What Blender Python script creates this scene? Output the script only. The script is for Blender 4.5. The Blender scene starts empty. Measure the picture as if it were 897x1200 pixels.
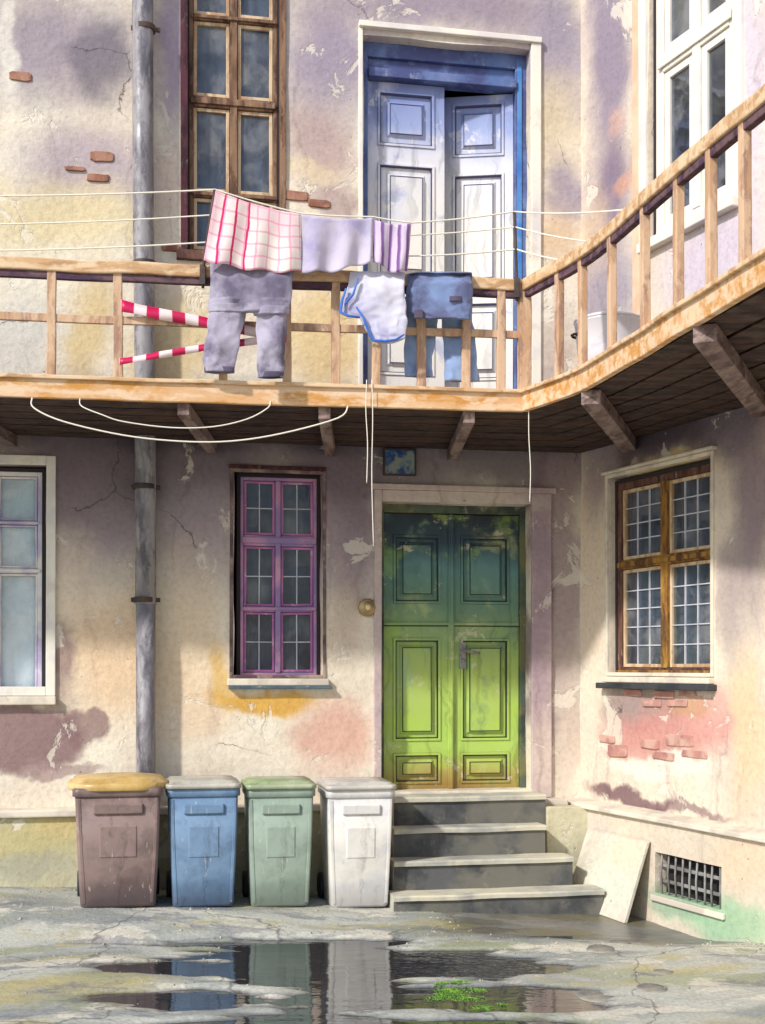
import bpy, math, random
from mathutils import Vector, Matrix, noise
random.seed(7)
PI = math.pi
scn = bpy.context.scene
COL = scn.collection
F = 1500.0; CX = 448.5; HY = 781.0; EYE = 1.85

# ------------------------------------------------------------------ frames
def ray(px, py): return Vector(((px-CX)/F, 1.0, -(py-HY)/F))
def P(px, py, t): return Vector(((px-CX)/F*t, t, EYE-(py-HY)/F*t))
class Frame:
    def __init__(s, o, xd):
        s.o = Vector(o); s.x = Vector((xd[0], xd[1], 0)).normalized()
        s.y = Vector((-s.x.y, s.x.x, 0)); s.n = -s.y
        s.M = Matrix(((s.x.x, s.y.x, 0, s.o.x), (s.x.y, s.y.y, 0, s.o.y), (0, 0, 1, s.o.z), (0, 0, 0, 1)))
    def loc(s, px, py, off=0.0):
        r = ray(px, py); e = Vector((0, 0, EYE)); p0 = s.o + s.n*off
        t = (p0-e).dot(s.n)/r.dot(s.n)
        w = e + r*t
        l = s.M.inverted() @ w
        return l
    def X(s, px, off=0.0): return s.loc(px, 600, off).x
    def Z(s, px, py, off=0.0): return s.loc(px, py, off).z
CORNER = (1.729, 11.155, 0)
B = Frame(CORNER, (.983, .184)); R = Frame(CORNER, (.393, -.9196))
W = {}
def sm(a, b, x):
    t = max(0, min(1, (x-a)/(b-a))); return t*t*(3-2*t)
def ground_z(x, y):
    a = .11-.0482*(max(-5, min(2.4, x))+3.07)
    k = sm(8.6, 9.5, y)
    return a*k + (-.045)*(1-k)

# ------------------------------------------------------------------ nodes / materials
def lin(c):
    r = []
    for v in c[:3]:
        v /= 255.0
        r.append(v/12.92 if v <= .04045 else ((v+.055)/1.055)**2.4)
    return (*r, 1)
class NT:
    def __init__(s, name):
        s.m = bpy.data.materials.new(name); s.m.use_nodes = True
        s.t = s.m.node_tree; s.b = s.t.nodes['Principled BSDF']; s.out = s.t.nodes['Material Output']
    def n(s, typ, ins=None, **kw):
        nd = s.t.nodes.new(typ)
        for k, v in kw.items(): setattr(nd, k, v)
        for k, v in (ins or {}).items(): s.set(nd.inputs[k], v)
        return nd
    def set(s, sock, v):
        if isinstance(v, bpy.types.NodeSocket): s.t.links.new(v, sock)
        elif isinstance(v, bpy.types.Node): s.t.links.new(v.outputs[0], sock)
        else: sock.default_value = v
    def noise(s, vec, scale, detail=4, rough=.55, col=False, dist=0):
        nd = s.n('ShaderNodeTexNoise', {'Vector': vec, 'Scale': scale, 'Detail': detail, 'Roughness': rough, 'Distortion': dist})
        return nd.outputs['Color' if col else 'Fac']
    def mp(s, v, a, b, c=0., d=1., smooth=True):
        nd = s.n('ShaderNodeMapRange', {'Value': v, 'From Min': a, 'From Max': b, 'To Min': c, 'To Max': d})
        nd.interpolation_type = 'SMOOTHSTEP' if smooth else 'LINEAR'
        return nd.outputs[0]
    def mix(s, f, a, b, mode='MIX'):
        nd = s.t.nodes.new('ShaderNodeMix'); nd.data_type = 'RGBA'; nd.blend_type = mode
        s.set(nd.inputs[0], f); s.set(nd.inputs[6], a); s.set(nd.inputs[7], b)
        return nd.outputs[2]
    def math(s, op, a, b=0., c=None):
        nd = s.t.nodes.new('ShaderNodeMath'); nd.operation = op
        s.set(nd.inputs[0], a); s.set(nd.inputs[1], b)
        if c is not None: s.set(nd.inputs[2], c)
        return nd.outputs[0]
    def vm(s, op, a, b=(0, 0, 0), c=None, o=0):
        nd = s.t.nodes.new('ShaderNodeVectorMath'); nd.operation = op
        s.set(nd.inputs[0], a); s.set(nd.inputs[1], b)
        if c is not None: s.set(nd.inputs[2], c)
        return nd.outputs[o]
    def coord(s, k='Object'): return s.n('ShaderNodeTexCoord').outputs[k]
    def bump(s, h, strength=.4, dist=.01, prev=None):
        nd = s.n('ShaderNodeBump', {'Height': h, 'Strength': strength, 'Distance': dist})
        if prev is not None: s.set(nd.inputs['Normal'], prev)
        return nd.outputs[0]
    def done(s, color, rough=.8, normal=None, **kw):
        s.set(s.b.inputs['Base Color'], color); s.set(s.b.inputs['Roughness'], rough)
        if normal is not None: s.set(s.b.inputs['Normal'], normal)
        for k, v in kw.items(): s.set(s.b.inputs[k.replace('_', ' ')], v)
        return s.m

def distorted(m, co, big=.35, small=.08, s1=1.1, s2=6):
    n1 = m.noise(co, s1, 3, .5, True); n2 = m.noise(co, s2, 4, .6, True)
    d = m.vm('MULTIPLY', m.vm('SUBTRACT', n1, (.5, .5, .5)), (big*2,)*3)
    d2 = m.vm('MULTIPLY', m.vm('SUBTRACT', n2, (.5, .5, .5)), (small*2,)*3)
    return m.vm('ADD', co, m.vm('ADD', d, d2))

def wash_wall(name, fr, base, base2, blobs, off=0.0, big=.3, cracks=True):
    """old plaster, patches of worn limewash colour, some of them painted gallery shade"""
    m = NT(name); co = m.coord()
    dc = distorted(m, co, big, .09)
    c = m.mix(m.mp(m.noise(co, .8, 5, .6), .38, .64), lin(base), lin(base2))
    for (px, py, rx, ry, colr, st, soft) in blobs:
        l = fr.loc(px, py, off); lx = abs(fr.loc(px+rx, py, off).x-l.x); lz = abs(fr.loc(px, py+ry, off).z-l.z)
        v = m.vm('MULTIPLY_ADD', dc, (1/lx, 0, 1/lz), (-l.x/lx, 0, -l.z/lz))
        d = m.vm('LENGTH', v, o=1)
        k = m.mp(d, 1+soft, max(0, 1-soft), 0, st)
        c = m.mix(k, c, lin(colr))
    # granulation, vertical run marks, hairline cracks, spatter
    g = m.noise(co, 22, 6, .7)
    c = m.mix(m.mp(g,   .38, .75, .0, .24), c, m.mix(1.0, c, lin((138, 122, 134)), 'MULTIPLY'))
    st = m.vm('MULTIPLY', dc, (7, 1, .55))
    run = m.mp(m.noise(st, 1, 5, .6), .56, .74, 0, .42)
    c = m.mix(run, c, m.mix(1., c, lin((175, 160, 168)), 'MULTIPLY'))
    pale = m.mp(m.noise(m.vm('ADD', co, (9, 3, 5)), 2.1, 7, .68, False, .6), .60, .63, 0, .55)
    c = m.mix(pale, c, lin((236, 228, 212)))
    h = m.math('ADD', m.math('MULTIPLY', m.noise(co, 5, 3, .6), .6), m.math('MULTIPLY', g, .25))
    h = m.math('SUBTRACT', h, m.math('MULTIPLY', pale, .35))
    if cracks:
        vor = m.n('ShaderNodeTexVoronoi', {'Vector': dc, 'Scale': .62}, feature='DISTANCE_TO_EDGE')
        cr = m.mp(vor.outputs['Distance'], 0.0, .006, 1, 0)
        msk = m.mp(m.noise(co, .9, 2), .54, .6)
        cr = m.math('MULTIPLY', cr, msk)
        c = m.mix(m.math('MULTIPLY', cr, .75), c, lin((70, 58, 62)))
    sp = m.n('ShaderNodeTexVoronoi', {'Vector': co, 'Scale': 9.0}, feature='F1')
    spm = m.math('MULTIPLY', m.mp(sp.outputs['Distance'], .06, .09, 1, 0), m.mp(m.noise(co, 1.3, 2), .55, .62, 0, .7))
    c = m.mix(spm, c, lin((110, 85, 85)))
    return m.done(c, .9, m.bump(h, .75, .03))

def paint(name, cols, rough=.6, scale=3, wear=.35, wearcol=(225, 215, 195), grain=(1, 1, 1), bump=.35, spec=.4, edge=None):
    """brushed old paint: mottled between colours, worn through in places"""
    m = NT(name); co = m.coord(); dc = distorted(m, co, .08, .02, 3, 18)
    gc = m.vm('MULTIPLY', dc, grain)
    c = lin(cols[0])
    for i, k in enumerate(cols[1:]):
        c = m.mix(m.mp(m.noise(m.vm('ADD', gc, (i*5.3, 2, i)), scale, 5, .6), .42, .6), c, lin(k))
    w = m.mp(m.noise(m.vm('ADD', gc, (7, 7, 7)), scale*2.2, 6, .7), .58, .66, 0, wear)
    c = m.mix(w, c, lin(wearcol))
    h = m.math('SUBTRACT', m.math('MULTIPLY', m.noise(m.vm('MULTIPLY', co, grain), 28, 6, .7), .5), w)
    return m.done(c, m.mp(m.noise(co, 9), .3, .7, rough-.1, rough+.2), m.bump(h, bump, .006), Specular_IOR_Level=spec)

def wood(name, cols, wear=.3, ax=0, wearcol=(235, 222, 200)):
    g = [9, 9, 9]; g[ax] = .9
    return paint(name, cols, .7, 1.6, wear, wearcol, tuple(g), .5, .25)

M = {}
M['frame_brown'] = wood('old brown window wood', [(116, 86, 68), (78, 56, 48), (142, 112, 90)], .2, 2)
M['sash_pale'] = wood('pale worn sash wood', [(214, 190, 158), (180, 146, 112)], .4, 2)
M['maroon'] = wood('maroon stained wood', [(88, 48, 58), (60, 34, 44)], .15, 2)
M['purple'] = paint('purple flaking paint', [(186, 140, 174), (204, 156, 184), (146, 122, 168)], .55, 2.2, .3, (214, 180, 205))
M['purple_pale'] = paint('pink purple sash paint', [(196, 128, 178), (170, 104, 160)], .55, 3, .4, (232, 214, 222))
M['white_paint'] = paint('chalky white window paint', [(236, 230, 216), (216, 210, 208)], .6, 2, .3, (200, 184, 160))
M['lilac_white'] = paint('lilac white window paint', [(212, 206, 220), (178, 168, 200), (232, 226, 220)], .6, 2, .3, (240, 235, 225))
M['ochre'] = wood('ochre varnished wood', [(150, 108, 48), (172, 132, 64), (96, 66, 46)], .15, 2)
M['redbrown'] = wood('red brown window wood', [(88, 60, 54), (66, 44, 44), (112, 80, 68)], .25, 2)
M['sill_stone'] = paint('pale sill stone', [(226, 216, 198), (200, 190, 176)], .85, 3, .3, (160, 140, 130))
M['sill_dark'] = paint('dark slate sill', [(64, 66, 72), (44, 46, 54)], .6, 3, .2, (130, 120, 115))
M['sill_teal'] = paint('teal lead sill', [(70, 88, 104), (92, 106, 116)], .5, 3, .3, (220, 210, 195))
M['lattice'] = paint('pale lattice paint', [(206, 206, 212), (180, 182, 192)], .6, 4, .1)
M['iron'] = paint('rusty dark iron', [(58, 52, 52), (80, 62, 54)], .6, 8, .2, (130, 90, 62))
M['bar'] = paint('galvanised bars', [(150, 148, 146), (118, 114, 112)], .5, 6, .2, (196, 190, 180))
M['brass'] = NT('aged brass').done(lin((170, 146, 104)), .45, Metallic=.6)
M['rail'] = wood('weathered peach handrail', [(206, 168, 126), (182, 142, 104), (222, 194, 160)], .3, 0)
M['post'] = wood('weathered peach baluster', [(190, 152, 120), (156, 122, 106), (208, 176, 146)], .2, 2)
M['fascia'] = wood('ochre and peach edge board', [(212, 168, 124), (198, 142, 72), (224, 194, 162)], .35, 0)
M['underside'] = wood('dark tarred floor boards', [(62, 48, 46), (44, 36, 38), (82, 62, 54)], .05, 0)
M['rail_shade'] = wood('purple brown handrail shade', [(84, 60, 80), (64, 46, 62), (110, 84, 88)], .1, 0)  # colour of the handrail's shaded underside
M['seal'] = NT('old dark putty').done(lin((44, 36, 40)), .8)
M['edge_brown'] = paint('brown stained plaster edge', [(120, 98, 96), (168, 146, 134), (88, 68, 72)], .85, 3, .3, (226, 214, 196))
M['deck'] = wood('grey deck boards', [(150, 128, 112), (124, 106, 98)], .1, 0)
M['joist'] = wood('grey brown joist', [(124, 104, 100), (96, 78, 76), (150, 130, 124)], .15, 1)
M['strap'] = M['iron']

def mk_doorpaint(name, x0, x1, z0, z1, stops, acc, wearc, wear=.5):
    m = NT(name); co = m.coord(); dc = distorted(m, co, .16, .03, 2.2, 12)
    sx = m.n('ShaderNodeSeparateXYZ', {0: dc})
    f = m.mp(sx.outputs[2], z0, z1, 0, 1, False)
    r = m.n('ShaderNodeValToRGB', {0: f}); cr = r.color_ramp
    for i, (p, c) in enumerate(stops):
        e = cr.elements[i] if i < 2 else cr.elements.new(p)
        e.position = p; e.color = lin(c)
    c = r.outputs[0]
    for i, (colr, lo, hi, st, sc) in enumerate(acc):
        k = m.mp(m.noise(m.vm('ADD', dc, (i*3.1, 1, i*4.7)), sc, 5, .6), lo, hi, 0, st)
        c = m.mix(k, c, lin(colr))
    st = m.vm('MULTIPLY', dc, (14, 1, 1.1))
    c = m.mix(m.mp(m.noise(st, 1, 4), .52, .7, 0, .4), c, m.mix(1., c, lin((150, 150, 150)), 'MULTIPLY'))
    w = m.mp(m.noise(m.vm('ADD', dc, (5, 5, 5)), 5, 7, .7), .6, .64, 0, wear)
    c = m.mix(w, c, lin(wearc))
    h = m.math('SUBTRACT', m.math('MULTIPLY', m.noise(m.vm('MULTIPLY', co, (40, 40, 6)), 1, 5), .4), w)
    return m.done(c, .55, m.bump(h, .4, .006))

def glass_mat(name, tint=(205, 212, 220), rough=.03, f0=1.5):
    m = NT(name); co = m.coord()
    fr = m.n('ShaderNodeFresnel', {'IOR': f0, 'Normal': m.bump(m.noise(co, 3, 2), .12, .03)})
    gl = m.n('ShaderNodeBsdfGlossy', {'Color': (.95, .97, 1, 1), 'Roughness': rough, 'Normal': m.bump(m.noise(co, 3, 2), .12, .03)})
    tr = m.n('ShaderNodeBsdfTransparent', {'Color': lin(tint)})
    dirt = m.n('ShaderNodeBsdfDiffuse', {'Color': lin((215, 214, 214))})
    a = m.n('ShaderNodeMixShader', {0: m.math('MINIMUM', m.math('MULTIPLY', fr, .5), 1.), 1: tr, 2: gl})
    b = m.n('ShaderNodeMixShader', {0: m.mp(m.noise(distorted(m, co, .15, .05, 2, 9), 2.5, 6, .65), .45, .72, .03, .22), 1: a, 2: dirt})
    m.set(m.out.inputs[0], b); return m.m
M['glass'] = glass_mat('dusty window glass')
M['glass_blue'] = glass_mat('bluish window glass', (250, 252, 253), .05, 1.3)

def cloth_mat(name, cols, scale=2.5, soft=(.4, .62), rough=.95, extra=None, sheer=0):
    m = NT(name); co = m.coord(); dc = distorted(m, co, .1, .02, 2, 12)
    c = lin(cols[0])
    for i, k in enumerate(cols[1:]):
        c = m.mix(m.mp(m.noise(m.vm('ADD', dc, (i*4, 1, 3)), scale, 5, .6), *soft), c, lin(k))
    if extra: c = extra(m, c)
    wv = m.noise(m.vm('MULTIPLY', co, (60, 60, 60)), 4, 2)
    fold = m.noise(m.vm('MULTIPLY', dc, (5, 5, 1.5)), 1.5, 4)
    m.done(c, rough, m.bump(wv, .15, .002, m.bump(fold, .35, .02)), Sheen_Weight=.2)
    return m.m
def curtain_extra(dark):
    def f(m, c):
        co = m.coord(); d = distorted(m, co, .12, .05, 3, 10)
        return m.mix(m.mp(m.noise(m.vm('MULTIPLY', d, (6, 1, 1.2)), 1.4, 5, .65), .52, .78), c, lin(dark))
    return f
M['curtain'] = cloth_mat('grey net curtain', [(226, 224, 228), (180, 178, 186)], 2.2, extra=curtain_extra((92, 90, 98)))
M['curtain_dark'] = cloth_mat('charcoal net curtain', [(180, 180, 192), (128, 128, 142)], 2.2, extra=curtain_extra((78, 82, 96)))
M['curtain_blue'] = cloth_mat('blue white net curtain', [(244, 246, 244), (206, 222, 228)], 1.6, extra=curtain_extra((208, 222, 228)))
M['curtain_slate'] = cloth_mat('slate blue net curtain', [(190, 198, 220), (130, 144, 178)], 2.2, extra=curtain_extra((74, 84, 112)))
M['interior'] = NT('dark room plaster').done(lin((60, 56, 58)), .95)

# ------------------------------------------------------------------ mesh builder
class MB:
    def __init__(s, T=None):
        s.v = []; s.f = []; s.mi = []; s.uv = {}; s.T = T or Matrix(); s.cur = 0; s.sm = []
        s.smooth = False
    def add(s, vs, fs):
        o = len(s.v)
        s.v += [s.T @ Vector(a) for a in vs]
        for f in fs: s.f.append([o+i for i in f]); s.mi.append(s.cur); s.sm.append(s.smooth)
        return o
    def box(s, x0, x1, y0, y1, z0, z1):
        x0, x1 = sorted((x0, x1)); y0, y1 = sorted((y0, y1)); z0, z1 = sorted((z0, z1))
        s.add([(x0, y0, z0), (x1, y0, z0), (x1, y1, z0), (x0, y1, z0), (x0, y0, z1), (x1, y0, z1), (x1, y1, z1), (x0, y1, z1)],
              [(0, 3, 2, 1), (4, 5, 6, 7), (0, 1, 5, 4), (1, 2, 6, 5), (2, 3, 7, 6), (3, 0, 4, 7)])
    def beam(s, pts, w, h, up=(0, 0, 1), wob=0.0):
        """rectangular bar along a polyline; w across, h along up"""
        pts = [Vector(p) for p in pts]; rings = []
        for i, p in enumerate(pts):
            a = pts[max(0, i-1)]; b = pts[min(len(pts)-1, i+1)]
            d = (b-a).normalized(); sd = d.cross(Vector(up)).normalized(); u = sd.cross(d).normalized()
            q = p + Vector(noise.noise_vector(p*2.3+Vector((3, 1, 2))))*wob
            ww = w*(1+wob*8*noise.noise(p*3)); 
            rings.append([q+sd*ww/2+u*h/2, q-sd*ww/2+u*h/2, q-sd*ww/2-u*h/2, q+sd*ww/2-u*h/2])
        s.loft(rings)
    def loft(s, rings, cap=True, closed=True):
        n = len(rings[0]); vs = [p for r in rings for p in r]; fs = []
        m = n if closed else n-1
        for k in range(len(rings)-1):
            for i in range(m):
                j = (i+1) % n
                fs.append((k*n+i, k*n+j, (k+1)*n+j, (k+1)*n+i))
        if cap and closed:
            fs.append(tuple(range(n))[::-1]); fs.append(tuple((len(rings)-1)*n+i for i in range(n)))
        s.add(vs, fs)
    def tube(s, pts, r, n=8, cap=True):
        pts = [Vector(p) for p in pts]; rings = []; prev = None
        for i, p in enumerate(pts):
            a = pts[max(0, i-1)]; b = pts[min(len(pts)-1, i+1)]
            d = (b-a).normalized()
            if prev is None:
                u = d.orthogonal().normalized()
            else:
                u = (prev - d*prev.dot(d)).normalized()
            prev = u; w = d.cross(u)
            rr = r[i] if isinstance(r, (list, tuple)) else r
            rings.append([p+(u*math.cos(2*PI*k/n)+w*math.sin(2*PI*k/n))*rr for k in range(n)])
        s.loft(rings, cap)
    def lathe(s, prof, c=(0, 0, 0), n=20, ax='z'):
        rings = []
        for r, h in prof:
            ring = []
            for k in range(n):
                a = 2*PI*k/n
                if ax == 'z': ring.append((c[0]+r*math.cos(a), c[1]+r*math.sin(a), c[2]+h))
                elif ax == 'y': ring.append((c[0]+r*math.cos(a), c[1]+h, c[2]+r*math.sin(a)))
                else: ring.append((c[0]+h, c[1]+r*math.cos(a), c[2]+r*math.sin(a)))
            rings.append(ring)
        s.loft(rings)
    def build(s, name, mats, parent=None, loc=None, jit=0.0, bevel=0.0, smooth=False, solid=0.0, weld=False):
        if not isinstance(mats, (list, tuple)): mats = [mats]
        vs = s.v
        if jit: vs = [v + Vector(noise.noise_vector(v*2.1+Vector((11, 5, 3))))*jit for v in vs]
        if parent is not None: inv = W[parent.name].inverted()
        elif loc is not None: inv = Matrix.Translation(-Vector(loc)) if not isinstance(loc, Matrix) else loc.inverted()
        else: inv = Matrix()
        me = bpy.data.meshes.new(name)
        me.from_pydata([inv @ v for v in vs], [], s.f); 
        for m in mats: me.materials.append(m)
        for p, i, smf in zip(me.polygons, s.mi, s.sm): p.material_index = i; p.use_smooth = smooth or smf
        if s.uv:
            ul = me.uv_layers.new(name='UVMap')
            for lp in me.loops:
                ul.data[lp.index].uv = s.uv.get(lp.vertex_index, (0, 0))
        me.update()
        import bmesh
        bm = bmesh.new(); bm.from_mesh(me)
        if weld: bmesh.ops.remove_doubles(bm, verts=bm.verts, dist=1e-4)
        if not s.uv: bmesh.ops.recalc_face_normals(bm, faces=bm.faces)
        bm.to_mesh(me); bm.free()
        o = bpy.data.objects.new(name, me); COL.objects.link(o)
        if parent is not None:
            o.parent = parent; W[o.name] = W[parent.name]
        elif loc is not None:
            o.matrix_world = loc if isinstance(loc, Matrix) else Matrix.Translation(Vector(loc)); W[o.name] = o.matrix_world.copy()
        else: W[o.name] = Matrix()
        if solid:
            md = o.modifiers.new('thickness', 'SOLIDIFY'); md.thickness = solid; md.offset = 0
        if bevel:
            md = o.modifiers.new('bevel', 'BEVEL'); md.width = bevel; md.segments = 2; md.limit_method = 'ANGLE'; md.angle_limit = .6
        return o
def tag(o, label=None, cat=None, group=None, kind=None):
    for k, v in (('label', label), ('category', cat), ('group', group), ('kind', kind)):
        if v: o[k] = v
    return o
def thing(name, label, cat, Mx, group=None):
    o = bpy.data.objects.new(name, None); COL.objects.link(o); o.empty_display_size = .2
    if not isinstance(Mx, Matrix): Mx = Matrix.Translation(Vector(Mx))
    o.matrix_world = Mx; W[o.name] = Mx.copy()
    return tag(o, label, cat, group)

def cuts(a, b, extra, step):
    pts = sorted(set([round(a, 4), round(b, 4)]+[round(e, 4) for e in extra if a < e < b]))
    out = []
    for p, q in zip(pts, pts[1:]):
        n = max(1, int(math.ceil((q-p)/step)))
        out += [p+(q-p)*i/n for i in range(n)]
    return out+[pts[-1]]
def wall_mesh(mb, x0, x1, z0, z1, holes, y0, y1, step=.25, jz=None):
    xs = cuts(x0, x1, [h[0] for h in holes]+[h[1] for h in holes], step)
    zs = cuts(z0, z1, [h[2] for h in holes]+[h[3] for h in holes], step)
    def inh(x, z): return any(h[0] < x < h[1] and h[2] < z < h[3] for h in holes)
    nx, nz = len(xs)-1, len(zs)-1
    solid = [[not inh((xs[i]+xs[i+1])/2, (zs[j]+zs[j+1])/2) for j in range(nz)] for i in range(nx)]
    vid = {}; vs = []; fs = []
    def V(i, j, k):
        key = (i, j, k)
        if key not in vid: vid[key] = len(vs); vs.append((xs[i], (y0, y1)[k], zs[j]))
        return vid[key]
    def S(i, j): return 0 <= i < nx and 0 <= j < nz and solid[i][j]
    for i in range(nx):
        for j in range(nz):
            if not S(i, j): continue
            fs.append((V(i, j, 0), V(i+1, j, 0), V(i+1, j+1, 0), V(i, j+1, 0)))
            fs.append((V(i, j, 1), V(i, j+1, 1), V(i+1, j+1, 1), V(i+1, j, 1)))
            if not S(i-1, j): fs.append((V(i, j, 0), V(i, j+1, 0), V(i, j+1, 1), V(i, j, 1)))
            if not S(i+1, j): fs.append((V(i+1, j, 0), V(i+1, j, 1), V(i+1, j+1, 1), V(i+1, j+1, 0)))
            if not S(i, j-1): fs.append((V(i, j, 0), V(i, j, 1), V(i+1, j, 1), V(i+1, j, 0)))
            if not S(i, j+1): fs.append((V(i, j+1, 0), V(i+1, j+1, 0), V(i+1, j+1, 1), V(i, j+1, 1)))
    mb.add(vs, fs)

# ------------------------------------------------------------------ windows and doors
def ring(mb, x0, x1, z0, z1, w, y0, y1, wb=None):
    wb = wb or w
    mb.box(x0, x0+w, y0, y1, z0, z1); mb.box(x1-w, x1, y0, y1, z0, z1)
    mb.box(x0+w, x1-w, y0, y1, z1-w, z1); mb.box(x0+w, x1-w, y0, y1, z0, z0+wb)
def curtain(mb, x0, x1, z0, z1, y, amp=.02, k=34):
    nx = max(12, int((x1-x0)/.02)); nz = 10; vs = []; fs = []
    for j in range(nz+1):
        for i in range(nx+1):
            x = x0+(x1-x0)*i/nx; z = z0+(z1-z0)*j/nz
            vs.append((x, y+amp*math.sin(k*x+2*noise.noise(Vector((x*3, z*.7, 1)))*2.5)+amp*.6*noise.noise(Vector((x*9, z*2, 5))), z))
    for j in range(nz):
        for i in range(nx):
            a = j*(nx+1)+i; fs.append((a, a+1, a+nx+2, a+nx+1))
    mb.smooth = True; mb.add(vs, fs); mb.smooth = False

def window(bld, fr, x0, x1, z0, z1, y, fw, mull, rails, fm, sm_, glass, curt, sashw=.035, grille=None, label=None, railm=None, left_m=None):
    """mull: list (x, w); rails: list (z, h).  y = front face depth of frame"""
    T = fr.M
    mb = MB(T)
    ring(mb, x0-.01, x1+.01, z0-.01, z1+.01, fw+.01, y, y+.09)
    if railm: mb.cur = 1
    for (mx, w) in mull: mb.box(mx-w/2, mx+w/2, y-.012, y+.08, z0+fw, z1-fw)
    xs = [x0+fw]+[v for m_ in mull for v in (m_[0]-m_[1]/2, m_[0]+m_[1]/2)]+[x1-fw]
    for (rz, h) in rails:
        for i in range(0, len(xs), 2):
            mb.box(xs[i], xs[i+1], y-.008, y+.08, rz-h/2, rz+h/2)
        mb.box(x0+fw*.6, x1-fw*.6, y-.028, y-.0125, rz-h*.28, rz+h*.28)
    w = mb.build('window', [fm, railm or fm], bld, jit=.006, bevel=.005)
    if label: w['label'] = label
    zs = [z0+fw]+[v for r in rails for v in (r[0]-r[1]/2, r[0]+r[1]/2)]+[z1-fw]
    sl_ = MB(T); ring(sl_, x0-.014, x1+.014, z0-.014, z1+.014, .03, y-.006, y+.0)
    sl_.build('seal', M['seal'], w, jit=.006)
    gb = MB(T); lb = MB(T); haveg = False
    for i in range(0, len(xs), 2):
        for j in range(0, len(zs), 2):
            sb = MB(T); a, b, c, d = xs[i]+.004, xs[i+1]-.004, zs[j]+.004, zs[j+1]-.004
            ring(sb, a, b, c, d, sashw, y+.012, y+.055)
            sb.build('sash', sm_, w, jit=.006, bevel=.004)
            gb.box(a+sashw-.004, b-sashw+.004, y+.034, y+.038, c+sashw-.004, d-sashw+.004)
            if grille:
                gx, gz = grille(i//2, j//2)
                A, Bx, Cz, D = a+sashw, b-sashw, c+sashw, d-sashw
                bw = .009
                for q in range(1, gx): 
                    xx = A+(Bx-A)*q/gx; lb.box(xx-bw/2, xx+bw/2, y+.020, y+.033, Cz-.002, D+.002); haveg = True
                for q in range(1, gz):
                    zz = Cz+(D-Cz)*q/gz; lb.box(A-.002, Bx+.002, y+.022, y+.0305, zz-bw/2, zz+bw/2)
    gb.build('pane', glass, w)
    if haveg: lb.build('lattice', M['lattice'], w, jit=.005)
    if curt:
        cb = MB(T); curtain(cb, x0+.02, x1-.02, z0+.03, z1-.03, y+(.075 if curt in (M['curtain'], M['curtain_blue']) else .12), .014 if curt in (M['curtain'], M['curtain_blue']) else .02)
        cb.build('curtain', curt, w)
    return w

def leaf_mesh(mb, x0, x1, z0, z1, y, panels, th=.05, dark=1, inner=.075):
    """framed leaf with raised and fielded panels; panels: (x0,x1,z0,z1)"""
    mb.box(x0, x1, y+.022, y+th, z0, z1)
    wall_mesh(mb, x0, x1, z0, z1, panels, y, y+.021, step=3)
    for (a, b, c, d) in panels:
        ring(mb, a+.001, b-.001, c+.001, d-.001, .02, y-.012, y+.02)
        c0 = mb.cur; mb.cur = dark
        ring(mb, a+.022, b-.022, c+.022, d-.022, .009, y-.002, y+.021)
        mb.cur = c0
        i = inner
        rings = []
        for (k, yy) in ((i-.028, y+.0215), (i, y-.002), (i+.001, y-.004)):
            rings.append([(a+k, yy, c+k), (b-k, yy, c+k), (b-k, yy, d-k), (a+k, yy, d-k)])
        mb.loft(rings)
        mb.cur = dark
        ring(mb, a+i-.004, b-i+.004, c+i-.004, d-i+.004, .007, y-.008, y+.004)
        mb.cur = c0

# =================================================================== GROUND
def axis(lo, hi, a, b, fine, n=14):
    core = [a+(b-a)*i/int((b-a)/fine) for i in range(int((b-a)/fine)+1)]
    L = [a-(a-lo)*((i/n)**2.2) for i in range(n, 0, -1)]
    H = [b+(hi-b)*((i/n)**2.2) for i in range(1, n+1)]
    return L+core+H
PUD = [(-.25, 8.2, 1.6, .62), (-.7, 8.85, 1.3, .2), (.45, 7.35, 1.15, .34), (-.1, 6.75, 1.5, .30), (-1.2, 7.35, .6, .28)]
def pud(x, y):
    n = noise.fractal(Vector((x*.9, y*4.0, 2)), 1, 2, 4)*.72 - .04 + noise.noise(Vector((x*3.2, y*14, 7)))*.30 + noise.noise(Vector((x*8, y*30, 9)))*.12
    v = max(1-((x-a)/rx)**2-((y-b)/ry)**2 for a, b, rx, ry in PUD)
    return v + n
def gz(x, y):
    z = ground_z(x, y)
    z += .010*noise.noise(Vector((x*1.3, y*1.6, 0))) + .005*noise.noise(Vector((x*5, y*7, 3))) + .002*noise.noise(Vector((x*18, y*22, 3)))
    if -4 < x < 4 and 5.4 < y < 9.4:
        z -= .05*sm(-.1, .7, pud(x, y))
    return z
xs = axis(-70, 70, -3.6, 3.6, .035); ys = axis(-60, 70, 6.0, 11.6, .035)
mb = MB(); vs = [(x, y, gz(x, y)) for y in ys for x in xs]; nx = len(xs)
fs = [(j*nx+i, j*nx+i+1, (j+1)*nx+i+1, (j+1)*nx+i) for j in range(len(ys)-1) for i in range(nx-1)]
mb.add(vs, fs)
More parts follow.
